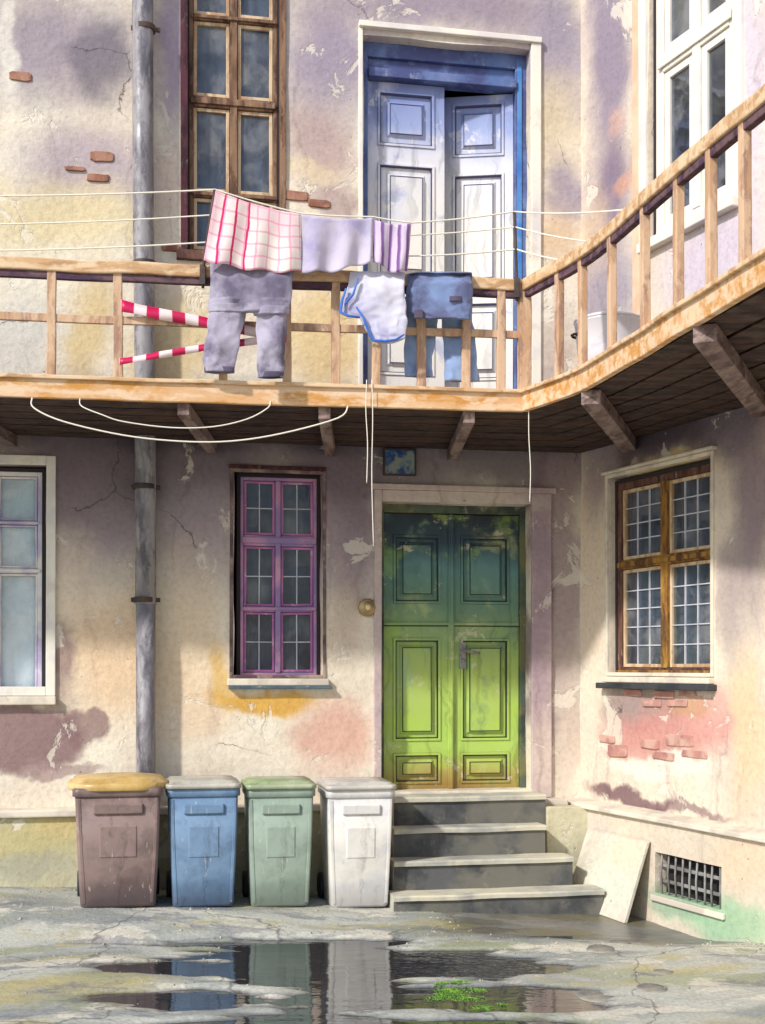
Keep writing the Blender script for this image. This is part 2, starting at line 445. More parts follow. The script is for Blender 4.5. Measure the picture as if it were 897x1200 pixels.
def ground_mat():
    m = NT('worn wet courtyard concrete'); co = m.coord()
    st = m.vm('MULTIPLY', distorted(m, co, .3, .07, 1.1, 7), (.75, 1.7, 1))
    c = m.mix(m.mp(m.noise(st, 1.1, 5, .6), .4, .6), lin((194, 195, 184)), lin((152, 156, 152)))
    c = m.mix(m.mp(m.noise(m.vm('ADD', st, (4, 9, 0)), .9, 5, .6), .52, .64, 0, .8), c, lin((190, 178, 124)))
    c = m.mix(m.mp(m.noise(m.vm('ADD', st, (14, 2, 0)), 1.0, 5, .6), .54, .62, 0, .6), c, lin((160, 164, 124)))
    c = m.mix(m.mp(m.noise(m.vm('ADD', st, (1, 22, 0)), 1.3, 5, .6), .545, .60, 0, .75), c, lin((222, 216, 200)))
    c = m.mix(m.mp(m.noise(m.vm('ADD', st, (31, 2, 0)), 1.5, 6, .65), .56, .62, 0, .6), c, lin((120, 120, 128)))
    g = m.noise(co, 40, 6, .7)
    c = m.mix(m.mp(g, .35, .7, 0, .4), c, m.mix(1., c, lin((140, 138, 140)), 'MULTIPLY'))
    # damp near the water level: darker and smoother where the ground is low
    z = m.n('ShaderNodeSeparateXYZ', {0: co}).outputs[2]
    wet = m.mp(m.math('ADD', z, m.math('MULTIPLY', m.noise(co, 6, 4), .012)), -.064, -.044, 1, 0)
    c = m.mix(m.math('MULTIPLY', wet, .75), c, m.mix(1., c, lin((132, 130, 140)), 'MULTIPLY'))
    r = m.math('SUBTRACT', .85, m.math('MULTIPLY', wet, .5))
    vor = m.n('ShaderNodeTexVoronoi', {'Vector': distorted(m, co, .3, .05, 1.5, 9), 'Scale': .55}, feature='DISTANCE_TO_EDGE')
    cr = m.mp(vor.outputs['Distance'], 0, .008, 1, 0)
    c = m.mix(m.math('MULTIPLY', cr, .6), c, lin((70, 66, 70)))
    h = m.math('ADD', m.math('MULTIPLY', g, .5), m.noise(co, 9, 6, .6))
    return m.done(c, r, m.bump(h, .6, .012))
g = mb.build('ground', ground_mat(), smooth=True); tag(g, 'worn grey and cream courtyard paving around a puddle', kind='structure')

# water
wm = NT('puddle water'); co = wm.coord()
hh = wm.math('ADD', wm.noise(wm.vm('MULTIPLY', co, (3, 9, 1)), 1.0, 3), wm.math('MULTIPLY', wm.noise(co, 14, 2), .12))
wm.done(lin((46, 46, 52)), .03, wm.bump(hh, .12, .03), Specular_IOR_Level=.9, IOR=1.5)
xs2 = [-2.6+i*.1 for i in range(56)]; ys2 = [5.9+i*.1 for i in range(35)]
mb = MB()
n2 = len(xs2)
ids = {}
vs = []; fs = []
def gv(i, j):
    if (i, j) not in ids: ids[(i, j)] = len(vs); vs.append((xs2[i], ys2[j], -.067))
    return ids[(i, j)]
for j in range(len(ys2)-1):
    for i in range(n2-1):
        if ys2[j] < 9.1 and xs2[i] < 1.4 and any(gz(xs2[i]+a, ys2[j]+b) < -.064 for a in (0, .05, .1) for b in (0, .05, .1)):
            fs.append((gv(i, j), gv(i+1, j), gv(i+1, j+1), gv(i, j+1)))
mb.add(vs, fs)
tag(mb.build('puddle_water', wm.m), 'shallow puddle mirroring the bins', kind='structure')

# =================================================================== REAR BUILDING
TH = .4
blB = [
 (60, 60, 110, 60, (147, 134, 151), .85, .7), (122, 75, 24, 48, (104, 98, 111), .7, .5), (95, 195, 80, 40, (158, 141, 161), .7, .7),
 (75, 250, 90, 35, (226, 208, 162), .8, .7), (10, 60, 12, 60, (236, 230, 216), .7, .5),
 (200, 60, 16, 90, (158, 141, 168), .8, .6), (200, 220, 18, 60, (222, 200, 188), .7, .6),
 (382, 70, 55, 70, (147, 134, 158), .9, .7), (520, 8, 150, 36, (141, 129, 149), .9, .7), (378, 175, 50, 45, (173, 147, 147), .8, .6),
 (392, 235, 40, 18, (163, 137, 137), .7, .5), (362, 205, 45, 12, (226, 206, 170), .6, .6),
 (655, 70, 40, 90, (151, 142, 163), .85, .6), (650, 150, 30, 50, (222, 206, 168), .7, .7), (665, 215, 25, 35, (146, 132, 154), .8, .6), (648, 270, 22, 40, (216, 186, 150), .8, .7),
 (25, 400, 45, 60, (212, 208, 200), .7, .6), (105, 385, 28, 70, (214, 186, 124), .75, .6), (205, 400, 45, 50, (220, 196, 142), .75, .6), (375, 390, 50, 60, (226, 196, 132), .75, .6),
 (110, 560, 85, 100, (125, 111, 118), .9, .5), (245, 570, 60, 85, (130, 122, 135), .85, .6), (400, 560, 50, 95, (130, 120, 134), .9, .6), (300, 520, 360, 55, (112, 96, 108), .75, .6), (300, 506, 360, 20, (72, 60, 70), .75, .7), (410, 620, 24, 110, (116, 99, 106), .75, .6),  # broad dark bands below the gallery paint its shade into the plaster
 (550, 540, 150, 45, (134, 123, 130), .85, .6), (655, 640, 32, 230, (161, 141, 144), .85, .5), (632, 700, 12, 200, (129, 106, 118), .7, .5), (660, 860, 20, 70, (216, 198, 182), .7, .6),
 (75, 680, 28, 60, (232, 214, 190), .8, .5), (130, 770, 60, 70, (232, 198, 158), .8, .6), (70, 775, 16, 50, (134, 104, 106), .75, .5),
 (330, 640, 260, 45, (168, 150, 158), .6, .7), (230, 780, 45, 110, (234, 208, 174), .8, .6), (30, 865, 62, 42, (135, 104, 106), .9, .18), (95, 850, 26, 22, (137, 106, 108), .8, .2), (70, 905, 45, 8, (154, 125, 125), .7, .3),
 (305, 822, 62, 18, (216, 166, 70), .95, .35), (258, 790, 14, 40, (220, 180, 100), .75, .5), (385, 865, 45, 38, (214, 160, 142), .75, .5), (405, 740, 28, 60, (222, 202, 180), .7, .6),
 (270, 890, 120, 20, (238, 226, 206), .8, .5),
]
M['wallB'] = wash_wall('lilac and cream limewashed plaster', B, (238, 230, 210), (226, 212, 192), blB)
# openings (local x,z)
def op(fr, pxa, pxb, za, zb, pt=None, off=0): return (fr.X(pxa), fr.X(pxb), za, zb)
wp_z1 = B.Z(325, 551); wp_z0 = B.Z(325, 799)
W_PUR = op(B, 274, 378, wp_z0, wp_z1)
D_z1 = B.Z(535, 590); D_z0 = B.Z(535, 928)
D_GRN = op(B, 447, 622, D_z0, D_z1)
U_z1 = B.Z(525, 50); FLZ = 3.82
D_BLU = op(B, 426, 622, FLZ, U_z1)
W_UP = op(B, 214, 331, B.Z(270, 300), 8.35)
W_LFT = op(B, -70, 54, B.Z(20, 820), B.Z(20, 545))
holesB = [W_PUR, D_GRN, D_BLU, W_UP, W_LFT]
bB = thing('apartment_building', 'long weathered lilac and cream rear building with green entrance door', 'building', B.M)
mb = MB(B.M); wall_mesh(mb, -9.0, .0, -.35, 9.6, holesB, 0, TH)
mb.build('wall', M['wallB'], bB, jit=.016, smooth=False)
# interior rooms
def room(mb, h, d=1.4):
    x0, x1, z0, z1 = h; a, b, c, e = x0-.3, x1+.3, z0-.3, z1+.3; y0, y1 = TH+.02, TH+d
    mb.add([(a, y0, c), (b, y0, c), (b, y0, e), (a, y0, e), (a, y1, c), (b, y1, c), (b, y1, e), (a, y1, e)],
           [(4, 5, 6, 7), (0, 1, 5, 4), (1, 2, 6, 5), (2, 3, 7, 6), (3, 0, 4, 7)])
mb = MB(B.M)
for h in holesB: room(mb, h)
mb.build('interior', M['interior'], bB)
# roof strip with eaves (outside the picture, finishes the house)
tile = paint('old clay roof', [(140, 84, 66), (116, 70, 58)], .85, 4, .2)
mb = MB(B.M); mb.loft([[(-9.2, -.35, 9.6), (-9.2, .2, 10.1), (-9.2, 4, 12), (-9.2, 4, 9.6)], [(.9, -.35, 9.6), (.9, .2, 10.1), (.9, 4, 12), (.9, 4, 9.6)]])
mb.build('roof', tile, bB)
# plinth (two lengths, broken by the door landing)
LEDGE = -.0
PZ = B.Z(40, 948, .12)
M['plinthB'] = wash_wall('mossy ochre plinth render', B, (206, 200, 170), (186, 180, 150),
    [(30, 985, 60, 30, (196, 184, 130), .8, .6), (70, 965, 30, 20, (212, 190, 130), .7, .6), (20, 1015, 60, 14, (168, 166, 148), .7, .6), (650, 975, 30, 40, (206, 200, 200), .8, .5)], .12, .2, False)
mb = MB(B.M); mb.box(-9, B.X(436), -.12, .05, -.5, PZ-.06); mb.box(B.X(628), -.125, -.12, .05, -.5, PZ-.06)
mb.build('plinth', M['plinthB'], bB, jit=.012, bevel=.012)
mb = MB(B.M); mb.box(-9, B.X(438), -.17, .04, PZ-.06, PZ); mb.box(B.X(624), -.175, -.17, .04, PZ-.06, PZ)
mb.build('ledge', M['sill_stone'], bB, jit=.012, bevel=.012)
# purple window
x0, x1, z0, z1 = W_PUR
zc = lambda py, px=325: B.Z(px, py)
xm = (x0+x1)/2+.01
w = window(bB, B, x0+.05, x1-.015, z0+.035, z1-.03, .13, .042, [(xm, .045)], [(zc(713), .045), (zc(632), .09)],
           M['purple'], M['purple_pale'], M['glass'], M['curtain_dark'], .020, lambda i, j: (2, 2), 'purple framed narrow window with pale lattice behind its six panes')
mb = MB(B.M); mb.box(x0-.05, x1+.05, -.06, .13, z0-.028, z0+.03); mb.build('sill', M['sill_stone'], w, jit=.01, bevel=.008)
mb = MB(B.M); mb.box(x0-.04, x1+.07, -.075, .02, z0-.056, z0-.029); mb.build('drip_edge', M['sill_teal'], w, jit=.01, bevel=.005)
mb = MB(B.M); mb.box(x0-.04, x1+.03, -.03, .05, z1+.002, z1+.03); mb.build('lintel', M['maroon'], w, jit=.008, bevel=.005)
# plaster surround of the purple window
mb = MB(B.M); ring(mb, x0-.032, x1+.032, z0+.031, z1+.0015, .028, -.014, .03); mb.build('surround', M['edge_brown'], w, jit=.01, bevel=.006)
# left pale window
x0, x1, z0, z1 = W_LFT
w = window(bB, B, x0+.02, x1-.02, z0+.03, z1-.03, .06, .05, [((x0+x1)/2, .06)], [(B.Z(20, 668), .04), (B.Z(20, 612), .03)],
           M['lilac_white'], M['lilac_white'], M['glass_blue'], M['curtain_blue'], .016, None, 'wide white window with bluish glass cut by the left edge of the photo')
mb = MB(B.M); mb.box(x0-.08, x1+.08, -.07, .1, z0-.04, z0+.03); mb.build('sill', M['sill_stone'], w, jit=.01, bevel=.008)
mb = MB(B.M); ring(mb, x0-.08, x1+.075, z0+.032, z1+.08, .075, -.03, .03); mb.build('surround', M['white_paint'], w, jit=.012, bevel=.006)
# upper brown window
x0, x1, z0, z1 = W_UP
xm = B.X(275)
w = window(bB, B, x0+.045, x1-.02, z0+.02, z1-.02, .09, .045, [(xm, .06)], [(B.Z(275, 226), .05), (B.Z(275, 116), .09), (B.Z(275, 17), .05)],
           M['frame_brown'], M['sash_pale'], M['glass'], M['curtain'], .028, None, 'tall brown wooden window with grey net curtains on the upper floor')
mb = MB(B.M); mb.box(x0-.015, x0+.044, -.03, .2, z0-.02, z1+.02); mb.build('jamb', M['maroon'], w, jit=.008, bevel=.004)
mb = MB(B.M); mb.box(x1-.015, x1+.03, -.028, .1, z0-.02, z1+.02); mb.build('jamb', M['frame_brown'], w, jit=.008, bevel=.004)
mb = MB(B.M); mb.box(x0-.05, x1+.05, -.05, .1, z0-.06, z0+.018); mb.build('sill', M['redbrown'], w, jit=.008, bevel=.006)

# ---- green entrance door
x0, x1, z0, z1 = D_GRN
y = .17
gp = mk_doorpaint('green to lime entrance door paint', x0, x1, z0, z1,
    [(0, (150, 122, 60)), (1, (26, 32, 32)), (.06, (168, 158, 84)), (.15, (172, 202, 96)), (.38, (176, 200, 100)), (.66, (104, 138, 112)), (.78, (96, 138, 136)), (.86, (48, 72, 86))],  # near-black top is reveal shade put into the door colour
    [((178, 216, 70), .54, .66, .35, 2.6), ((206, 210, 140), .57, .72, .4, 3.0), ((70, 112, 110), .57, .7, .6, 2.0), ((150, 184, 150), .58, .74, .5, 3.2)], (214, 206, 176), .6)
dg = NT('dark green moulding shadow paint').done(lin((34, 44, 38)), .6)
mb = MB(B.M); f = .05
mb.box(x0-.01, x0+f, y-.03, y+.09, z0, z1+.01); mb.box(x1-f, x1+.01, y-.03, y+.09, z0, z1+.01); mb.box(x0+f, x1-f, y-.03, y+.09, z1-.07, z1+.01)
door = mb.build('door', paint('dark green door frame paint', [(78, 92, 78), (52, 62, 58), (110, 110, 74)], .6, 3, .2), bB, jit=.004, bevel=.004)
door['label'] = 'green double entrance door, teal above and lime below'
dm = B.X(534)
lz0, lz1 = z0+.012, z1-.075
def pz(py): return B.Z(535, py, -y)
prow = [(pz(918), pz(882)), (pz(868), pz(748)), (pz(708), pz(628))]
for (a, b) in ((x0+f+.003, dm-.003), (dm+.003, x1-f-.003)):
    mb = MB(B.M)
    m_ = .085
    leaf_mesh(mb, a, b, lz0, lz1, y+.01, [(a+m_, b-m_, c, d) for c, d in prow], inner=.085)
    # middle lock rail moulding
    mb.box(a+.002, b-.002, y-.012, y+.009, pz(732)-.008, pz(732)+.016); mb.cur = 1; mb.box(a+.002, b-.002, y-.002, y+.009, pz(732)-.018, pz(732)-.0085)
    lf = mb.build('door_leaf', [gp, dg], door, jit=.004, bevel=.002)
    if b > dm+.1: leafR = lf
mb = MB(B.M); mb.box(dm-.022, dm+.028, y-.02, y+.0095, lz0, lz1); mb.box(dm-.008, dm+.014, y-.032, y-.0205, lz0, lz1); mb.build('meeting_stile', gp, door, jit=.004, bevel=.004)
# handle and lock on the right leaf
hx, hz = B.X(548), B.Z(548, 766)
mb = MB(B.M); mb.box(hx-.028, hx+.028, y-.012, y+.012, hz-.13, hz+.10)
mb.smooth = True
mb.lathe([(.016, -.075), (.016, -.01)], (hx, y, hz+.03), 12, 'y')
mb.tube([(hx-.01, y-.07, hz+.03), (hx+.05, y-.075, hz+.02), (hx+.12, y-.07, hz+.005), (hx+.14, y-.06, hz+.01)], [.016, .015, .013, .009], 10)
mb.lathe([(.02, -.014), (.012, -.03), (.004, -.031)], (hx, y, hz-.06), 12, 'y')
mb.build('handle', M['bar'], leafR, bevel=.003)
mb = MB(B.M); mb.box(x0-.02, x1+.02, -.02, y+.12, z0-.06, z0+.012); mb.build('threshold', M['sill_stone'], door, jit=.006, bevel=.008)
# surround: lintel band and pilaster strips
mb = MB(B.M)
sx0, sx1 = B.X(438), B.X(650)
mb.box(sx0, x0-.002, -.035, .02, PZ+.003, z1+.10)
mb.box(x1+.002, B.X(645), -.035, .02, PZ+.003, z1+.10)
mb.box(sx0-.03, B.X(650), -.05, .02, z1+.102, z1+.15)
mb.box(x0-.001, x1+.001, -.03, .02, z1+.004, z1+.10)
mb.build('door_surround', wash_wall('pinkish surround plaster', B, (206, 188, 180), (178, 158, 164), [(632, 700, 16, 200, (160, 136, 150), .7, .6), (535, 590, 120, 10, (214, 202, 188), .6, .5), (635, 880, 16, 50, (224, 206, 190), .7, .6)], 0, .12, False), bB, jit=.008, bevel=.006)

# ---- blue upper door
x0, x1, z0, z1 = D_BLU
y = .16
bp = mk_doorpaint('blue and white upper door paint', x0, x1, z0, z1,
    [(0, (226, 222, 216)), (1, (96, 108, 164)), (.55, (232, 228, 220)), (.72, (214, 214, 224)), (.8, (150, 164, 208)), (.9, (118, 132, 184))],
    [((206, 208, 226), .54, .66, .6, 2), ((120, 138, 196), .6, .7, .5, 2.4)], (238, 234, 224), .5)
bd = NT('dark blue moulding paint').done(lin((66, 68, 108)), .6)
blu = paint('strong blue frame paint', [(84, 108, 160), (108, 124, 170), (70, 78, 126)], .55, 3, .3, (170, 188, 214))
mb = MB(B.M); f = .06
mb.box(x0-.01, x0+f, y-.05, y+.09, z0, z1+.01); mb.box(x1-f-.04, x1+.01, y-.05, y+.09, z0, z1+.01)
mb.box(x0+f, x1-f-.04, y-.05, y+.09, z1-.12, z1+.01)
mb.box(x0+f, x1-f-.04, y-.085, y+.08, z1-.30, z1-.225); mb.box(x0+f, x1-f-.04, y-.01, y+.07, z1-.225, z1-.12)
door = mb.build('door', blu, bB, jit=.006, bevel=.005)
door['label'] = 'blue and white double door on the gallery, right leaf ajar'
dm = B.X(527)
def pz(py, px): return B.Z(px, py, -y)
lz0, lz1 = z0+.012, z1-.303
prow = [(pz(440, 480), pz(345, 480)), (pz(330, 480), pz(192, 480)), (pz(172, 480), pz(108, 480))]
a, b = x0+f+.003, dm-.003
mb = MB(B.M); leaf_mesh(mb, a, b, lz0, lz1, y+.01, [(a+.09, b-.09, c, d) for c, d in prow], inner=.11)
mb.build('door_leaf', [bp, bd], door, jit=.004, bevel=.002)
a2, b2 = dm+.003, x1-f-.045
hinge = Matrix.Translation(Vector((b2, y+.01, 0))) @ Matrix.Rotation(math.radians(-17), 4, 'Z') @ Matrix.Translation(Vector((-b2, -y-.01, 0)))
mb = MB(B.M @ hinge); leaf_mesh(mb, a2, b2, lz0, lz1-.01, y+.01, [(a2+.08, b2-.08, c, d) for c, d in prow], inner=.10)
lf = mb.build('door_leaf', [bp, bd], door, jit=.004, bevel=.002); lf['label'] = 'right door leaf standing slightly open inward'
mb = MB(B.M); mb.box(x1-f-.025, x1-f+.015, y-.062, y-.0505, z0, z1-.1); mb.build('door_strip', paint('bright blue strip paint', [(52, 110, 190), (84, 140, 200)], .5, 3, .2, (190, 205, 220)), door, jit=.006, bevel=.004)
mb = MB(B.M); mb.box(x0-.04, x0-.002, -.02, .03, z0, z1+.05); mb.box(x1+.002, x1+.09, -.03, .03, z0, z1+.05); mb.box(x0-.04, x1+.09, -.05, .03, z1+.052, z1+.10)
mb.build('door_surround', M['white_paint'], bB, jit=.01, bevel=.006)

# exposed brick ends in the fallen plaster
bricks = paint('bare orange brick', [(150, 102, 84), (128, 86, 74), (170, 126, 106)], .9, 6, .25, (210, 185, 165), bump=.6)
def brick_patch(fr, lst, mat, bld, e=.38, proud=.017):
    for (px, py, w_, h_) in lst:
        mb = MB(fr.M)
        l = fr.loc(px, py); hw = abs(fr.X(px+w_/2)-fr.X(px-w_/2))/2; hh_ = abs(fr.Z(px, py+h_/2)-fr.Z(px, py-h_/2))/2
        n = 20; r0 = []; r1 = []; r2 = []
        for k in range(n):
            a = 2*PI*k/n; c, s_ = math.cos(a), math.sin(a)
            x_ = hw*math.copysign(abs(c)**e, c)*(1+.12*noise.noise(Vector((c*2, s_*2, px)))); z_ = hh_*math.copysign(abs(s_)**e, s_)*(1+.25*noise.noise(Vector((c*2, s_*2, py))))
            r0.append((l.x+x_, .03, l.z+z_)); r1.append((l.x+x_, -proud*.6, l.z+z_)); r2.append((l.x+x_*.94, -proud, l.z+z_*.88))
        mb.loft([r0, r1, r2]); mb.build('brick', mat, bld, jit=.004)
brick_patch(B, [(120, 184, 28, 12), (88, 198, 24, 5), (115, 209, 26, 9), (24, 90, 26, 11), (347, 230, 28, 11), (374, 239, 26, 9), (200, 291, 22, 8)], bricks, bB)

# =================================================================== SIDE BUILDING
blR = [
 (712, 60, 28, 130, (134, 123, 146), .9, .5), (712, 235, 30, 60, (115, 99, 130), .85, .6), (730, 222, 16, 12, (206, 156, 130), .7, .5), (722, 150, 12, 20, (206, 164, 150), .6, .6),
 (880, 90, 26, 140, (206, 196, 212), .8, .6), (690, 300, 20, 60, (222, 196, 160), .6, .6),
 (705, 350, 50, 60, (147, 139, 158), .85, .6), (840, 300, 60, 60, (204, 194, 212), .85, .5), (660, 430, 30, 30, (222, 206, 160), .7, .6),
 (770, 500, 75, 34, (99, 87, 101), .9, .6), (780, 490, 120, 40, (80, 66, 78), .75, .7), (885, 560, 26, 150, (141, 123, 132), .85, .6), (860, 490, 40, 40, (120, 106, 120), .8, .6), (860, 700, 14, 80, (151, 134, 139), .6, .6),  # darkest patches are painted shade of the side gallery
 (775, 548, 50, 16, (238, 212, 150), .8, .6), (697, 640, 16, 170, (232, 214, 190), .8, .6), (700, 540, 16, 60, (154, 137, 153), .7, .6),
 (745, 830, 45, 26, (153, 129, 127), .85, .4), (775, 865, 75, 30, (204, 142, 134), .9, .5), (830, 845, 36, 40, (218, 160, 150), .75, .5), (800, 830, 26, 16, (190, 140, 90), .6, .6), (770, 900, 60, 12, (240, 232, 216), .9, .3),
 (735, 930, 50, 8, (106, 70, 82), .85, .4), (800, 945, 60, 5, (120, 86, 96), .7, .4), (872, 860, 20, 90, (230, 200, 160), .8, .5),
]
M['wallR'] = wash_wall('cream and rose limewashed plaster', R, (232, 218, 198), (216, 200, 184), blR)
W_RL = (R.X(714), R.X(834), 1.72, 3.42)
W_RU = (R.X(760), R.X(862), 5.2, 7.9)
bR = thing('apartment_building', 'cream and rose side building with ochre framed window and barred cellar opening', 'building', R.M)
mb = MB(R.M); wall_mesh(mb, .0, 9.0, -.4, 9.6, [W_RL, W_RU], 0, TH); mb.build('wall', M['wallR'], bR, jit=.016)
mb = MB(R.M); room(mb, W_RL); room(mb, W_RU, 2.0); mb.build('interior', M['interior'], bR)
mb = MB(R.M); mb.loft([[(-.6, -.35, 9.6), (-.6, .2, 10.1), (-.6, 4, 12), (-.6, 4, 9.6)], [(9.2, -.35, 9.6), (9.2, .2, 10.1), (9.2, 4, 12), (9.2, 4, 9.6)]])
mb.build('roof', tile, bR)
# plinth with cellar opening
po = .12
va, vb = R.loc(768, 998, po), R.loc(846, 1012, po)
VENT = (va.x, vb.x, R.Z(768, 1046, po), va.z)
M['plinthR'] = wash_wall('cream plinth render with green algae', R, (226, 214, 194), (212, 198, 178),
    [(840, 1075, 60, 26, (160, 194, 158), .95, .5), (790, 1062, 30, 14, (150, 176, 148), .85, .5), (880, 1085, 30, 20, (170, 196, 160), .8, .6), (700, 1000, 20, 40, (206, 196, 196), .6, .6), (870, 1010, 30, 30, (224, 200, 168), .7, .6)], po, .15, True)
mb = MB(R.M); wall_mesh(mb, -.1, 9, -.6, PZ-.06, [VENT], -po, -.003, .3)
mb.build('plinth', M['plinthR'], bR, jit=.01)
mb = MB(R.M); mb.loft([[(-.1, .03, PZ), (-.1, -.165, PZ-.03), (-.1, -.165, PZ-.068), (-.1, .03, PZ-.065)], [(9, .03, PZ), (9, -.165, PZ-.03), (9, -.165, PZ-.068), (9, .03, PZ-.065)]])
mb.build('ledge', M['sill_stone'], bR, bevel=.008)
mb = MB(R.M); v = VENT
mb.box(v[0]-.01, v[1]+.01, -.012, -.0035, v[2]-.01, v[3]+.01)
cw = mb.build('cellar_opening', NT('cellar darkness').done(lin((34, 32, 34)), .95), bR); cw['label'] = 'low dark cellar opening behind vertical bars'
for i in range(9):
    x = v[0]+(v[1]-v[0])*(i+.6)/9.2
    mb = MB(R.M); mb.smooth = True
    mb.tube([(x+.012*random.uniform(-1, 1), -po+.03, v[2]-.005), (x+.012*random.uniform(-1, 1), -po+.022, (v[2]+v[3])/2), (x, -po+.03, v[3]+.005)], .0085, 8)
    mb.build('bar', M['bar'], cw)
mb = MB(R.M); mb.box(v[0]-.004, v[1]+.004, -po+.035, -po+.043, v[2]+.09, v[2]+.115); mb.box(v[0]-.004, v[1]+.004, -po+.035, -po+.043, v[3]-.11, v[3]-.085); mb.build('cross_bar', M['bar'], cw)
mb = MB(R.M); mb.box(v[0]-.03, v[1]+.05, -po-.03, -po-.001, v[2]-.06, v[2]-.012); mb.build('cellar_sill', M['sill_stone'], cw, jit=.006, bevel=.008)
# lower right window
x0, x1, z0, z1 = W_RL
w = window(bR, R, x0+.02, x1-.02, z0+.05, z1-.03, .065, .07, [((x0+x1)/2+.01, .085)], [(R.Z(775, 655), .075)],
           M['redbrown'], M['sash_pale'], M['glass'], M['curtain_slate'], .028, lambda i, j: ((3, 5) if j == 0 else (3, 4)), 'window with ochre cross bars and white lattice above the pink worn plaster', railm=M['ochre'])
mb = MB(R.M); mb.box(x0+.03, x1-.03, .045, .064, z0+.052, z0+.10); mb.build('bottom_rail', M['ochre'], w, jit=.004, bevel=.004)
mb = MB(R.M); mb.box(x0-.03, x1+.03, -.055, .14, z0-.0, z0+.048); mb.build('sill', M['sill_stone'], w, jit=.008, bevel=.008)
mb = MB(R.M); mb.box(x0-.07, x1+.06, -.09, .05, z0-.05, z0-.003); mb.build('drip_edge', M['sill_dark'], w, jit=.008, bevel=.008)
mb = MB(R.M); ring(mb, x0-.032, x1+.032, z0+.052, z1+.032, .030, -.018, .03); mb.build('surround', M['sill_stone'], w, jit=.01, bevel=.006)
mb = MB(R.M); mb.box(x0-.05, x1+.06, -.05, .02, z1+.034, z1+.06); mb.build('lintel', M['sill_stone'], w, jit=.008, bevel=.008)
# upper right window
x0, x1, z0, z1 = W_RU
w = window(bR, R, x0+.02, x1-.02, z0+.03, z1-.03, .05, .11, [((x0+x1)/2+.02, .09)], [(6.62, .14)],
           M['white_paint'], M['white_paint'], M['glass'], None, .06, None, 'tall white window with dark panes above the sloping handrail')
mb = MB(R.M); curtain(mb, x0+.05, x0+.34, z0+.05, z1-.05, .3); mb.build('curtain', M['curtain_dark'], w)
mb = MB(R.M); mb.box(x0-.06, x1+.06, -.08, .12, z0-.05, z0+.03); mb.build('sill', M['white_paint'], w, jit=.008, bevel=.008)
mb = MB(R.M); mb.box(x0-.10, x0-.003, -.03, .04, z0-.05+.052, z1+.1); mb.box(x1+.003, x1+.10, -.03, .04, z0+.002, z1+.1); mb.box(x0-.1, x1+.1, -.03, .04, z1+.102, z1+.2)
mb.build('surround', M['white_paint'], w, jit=.01, bevel=.006)
mb = MB(R.M); mb.box(x0-.20, x0-.103, -.02, .04, FLZ, 9.4); mb.build('pilaster_strip', paint('peach strip', [(226, 194, 166), (214, 178, 150)], .85, 3, .3), bR, jit=.012, bevel=.006)
# brick courses showing below the window
rose = paint('rose brick', [(186, 134, 124), (164, 118, 112), (204, 164, 150)], .9, 5, .3, (226, 200, 184), bump=.6)
brick_patch(R, [(742, 812, 20, 8), (778, 814, 24, 9), (806, 812, 20, 8), (764, 824, 22, 8), (794, 824, 24, 8), (797, 868, 32, 14), (815, 884, 30, 9), (724, 880, 22, 14), (712, 866, 18, 9), (762, 872, 22, 11), (778, 886, 26, 9)], rose, bR, .22, .013)

# =================================================================== STEPS
st_mat = paint('worn pale step stone', [(186, 184, 172), (156, 156, 150), (206, 200, 178)], .8, 2.2, .3, (150, 150, 140), bump=.5)
shaded_riser_mat = paint('shaded grey riser stone', [(90, 91, 92), (68, 70, 73), (110, 108, 100)], .85, 2.4, .2, (168, 162, 144), bump=.5)  # dark tone puts the shade on the risers into their colour
sroot_l = B.M @ Vector((B.X(560), -.6, 0))
steps = thing('stone_steps', 'flight of worn pale stone steps up to the green door', 'steps', Matrix.Translation(Vector((sroot_l.x, sroot_l.y, -.1))))
zt = [-1.08, -1.31, -1.54, -1.77]; fo = [.30, .52, .74, .98]
Ls = B.X(438)
rights = [.0, B.X(640, fo[1]), B.X(672, fo[2]), B.X(708, fo[3])]
rights[0] = B.X(640, fo[0])
for i in range(4):
    top = EYE+zt[i]; y1 = .17 if i == 0 else -fo[i-1]+.02
    mb = MB(B.M)
    n = 10; a, b = B.X(462, fo[i]), rights[i]
    back = -.172 if i == 0 else -.172
    bz = -.35
    # slab with rounded worn nosing
    def prof(y0): return [(y0+.012, bz), (y0+.012, top-.045), (y0-.012, top-.04), (y0-.014, top-.012), (y0-.002, top), (y1, top-.003), (y1, bz)]
    rr = []
    for k in range(n+1):
        x = a+(b-a)*k/n
        rr.append([(x, yy+.008*noise.noise(Vector((x*3, zz*5, i))), zz+.007*noise.noise(Vector((x*2.5, yy*4, i+3)))) for yy, zz in prof(-fo[i])])
    mb.loft(rr)
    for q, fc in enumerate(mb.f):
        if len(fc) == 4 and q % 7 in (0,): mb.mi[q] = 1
    o = mb.build('step', [st_mat, shaded_riser_mat], steps)
    if i == 0: o.name = 'landing'; W[o.name] = W[steps.name]
# low cheek wall to the right of the flight under the landing
mb = MB(B.M); mb.box(rights[0]+.002, -.02, -.32, -.176, -.5, PZ-.05); mb.build('cheek_wall', M['plinthB'], steps, jit=.008, bevel=.01)

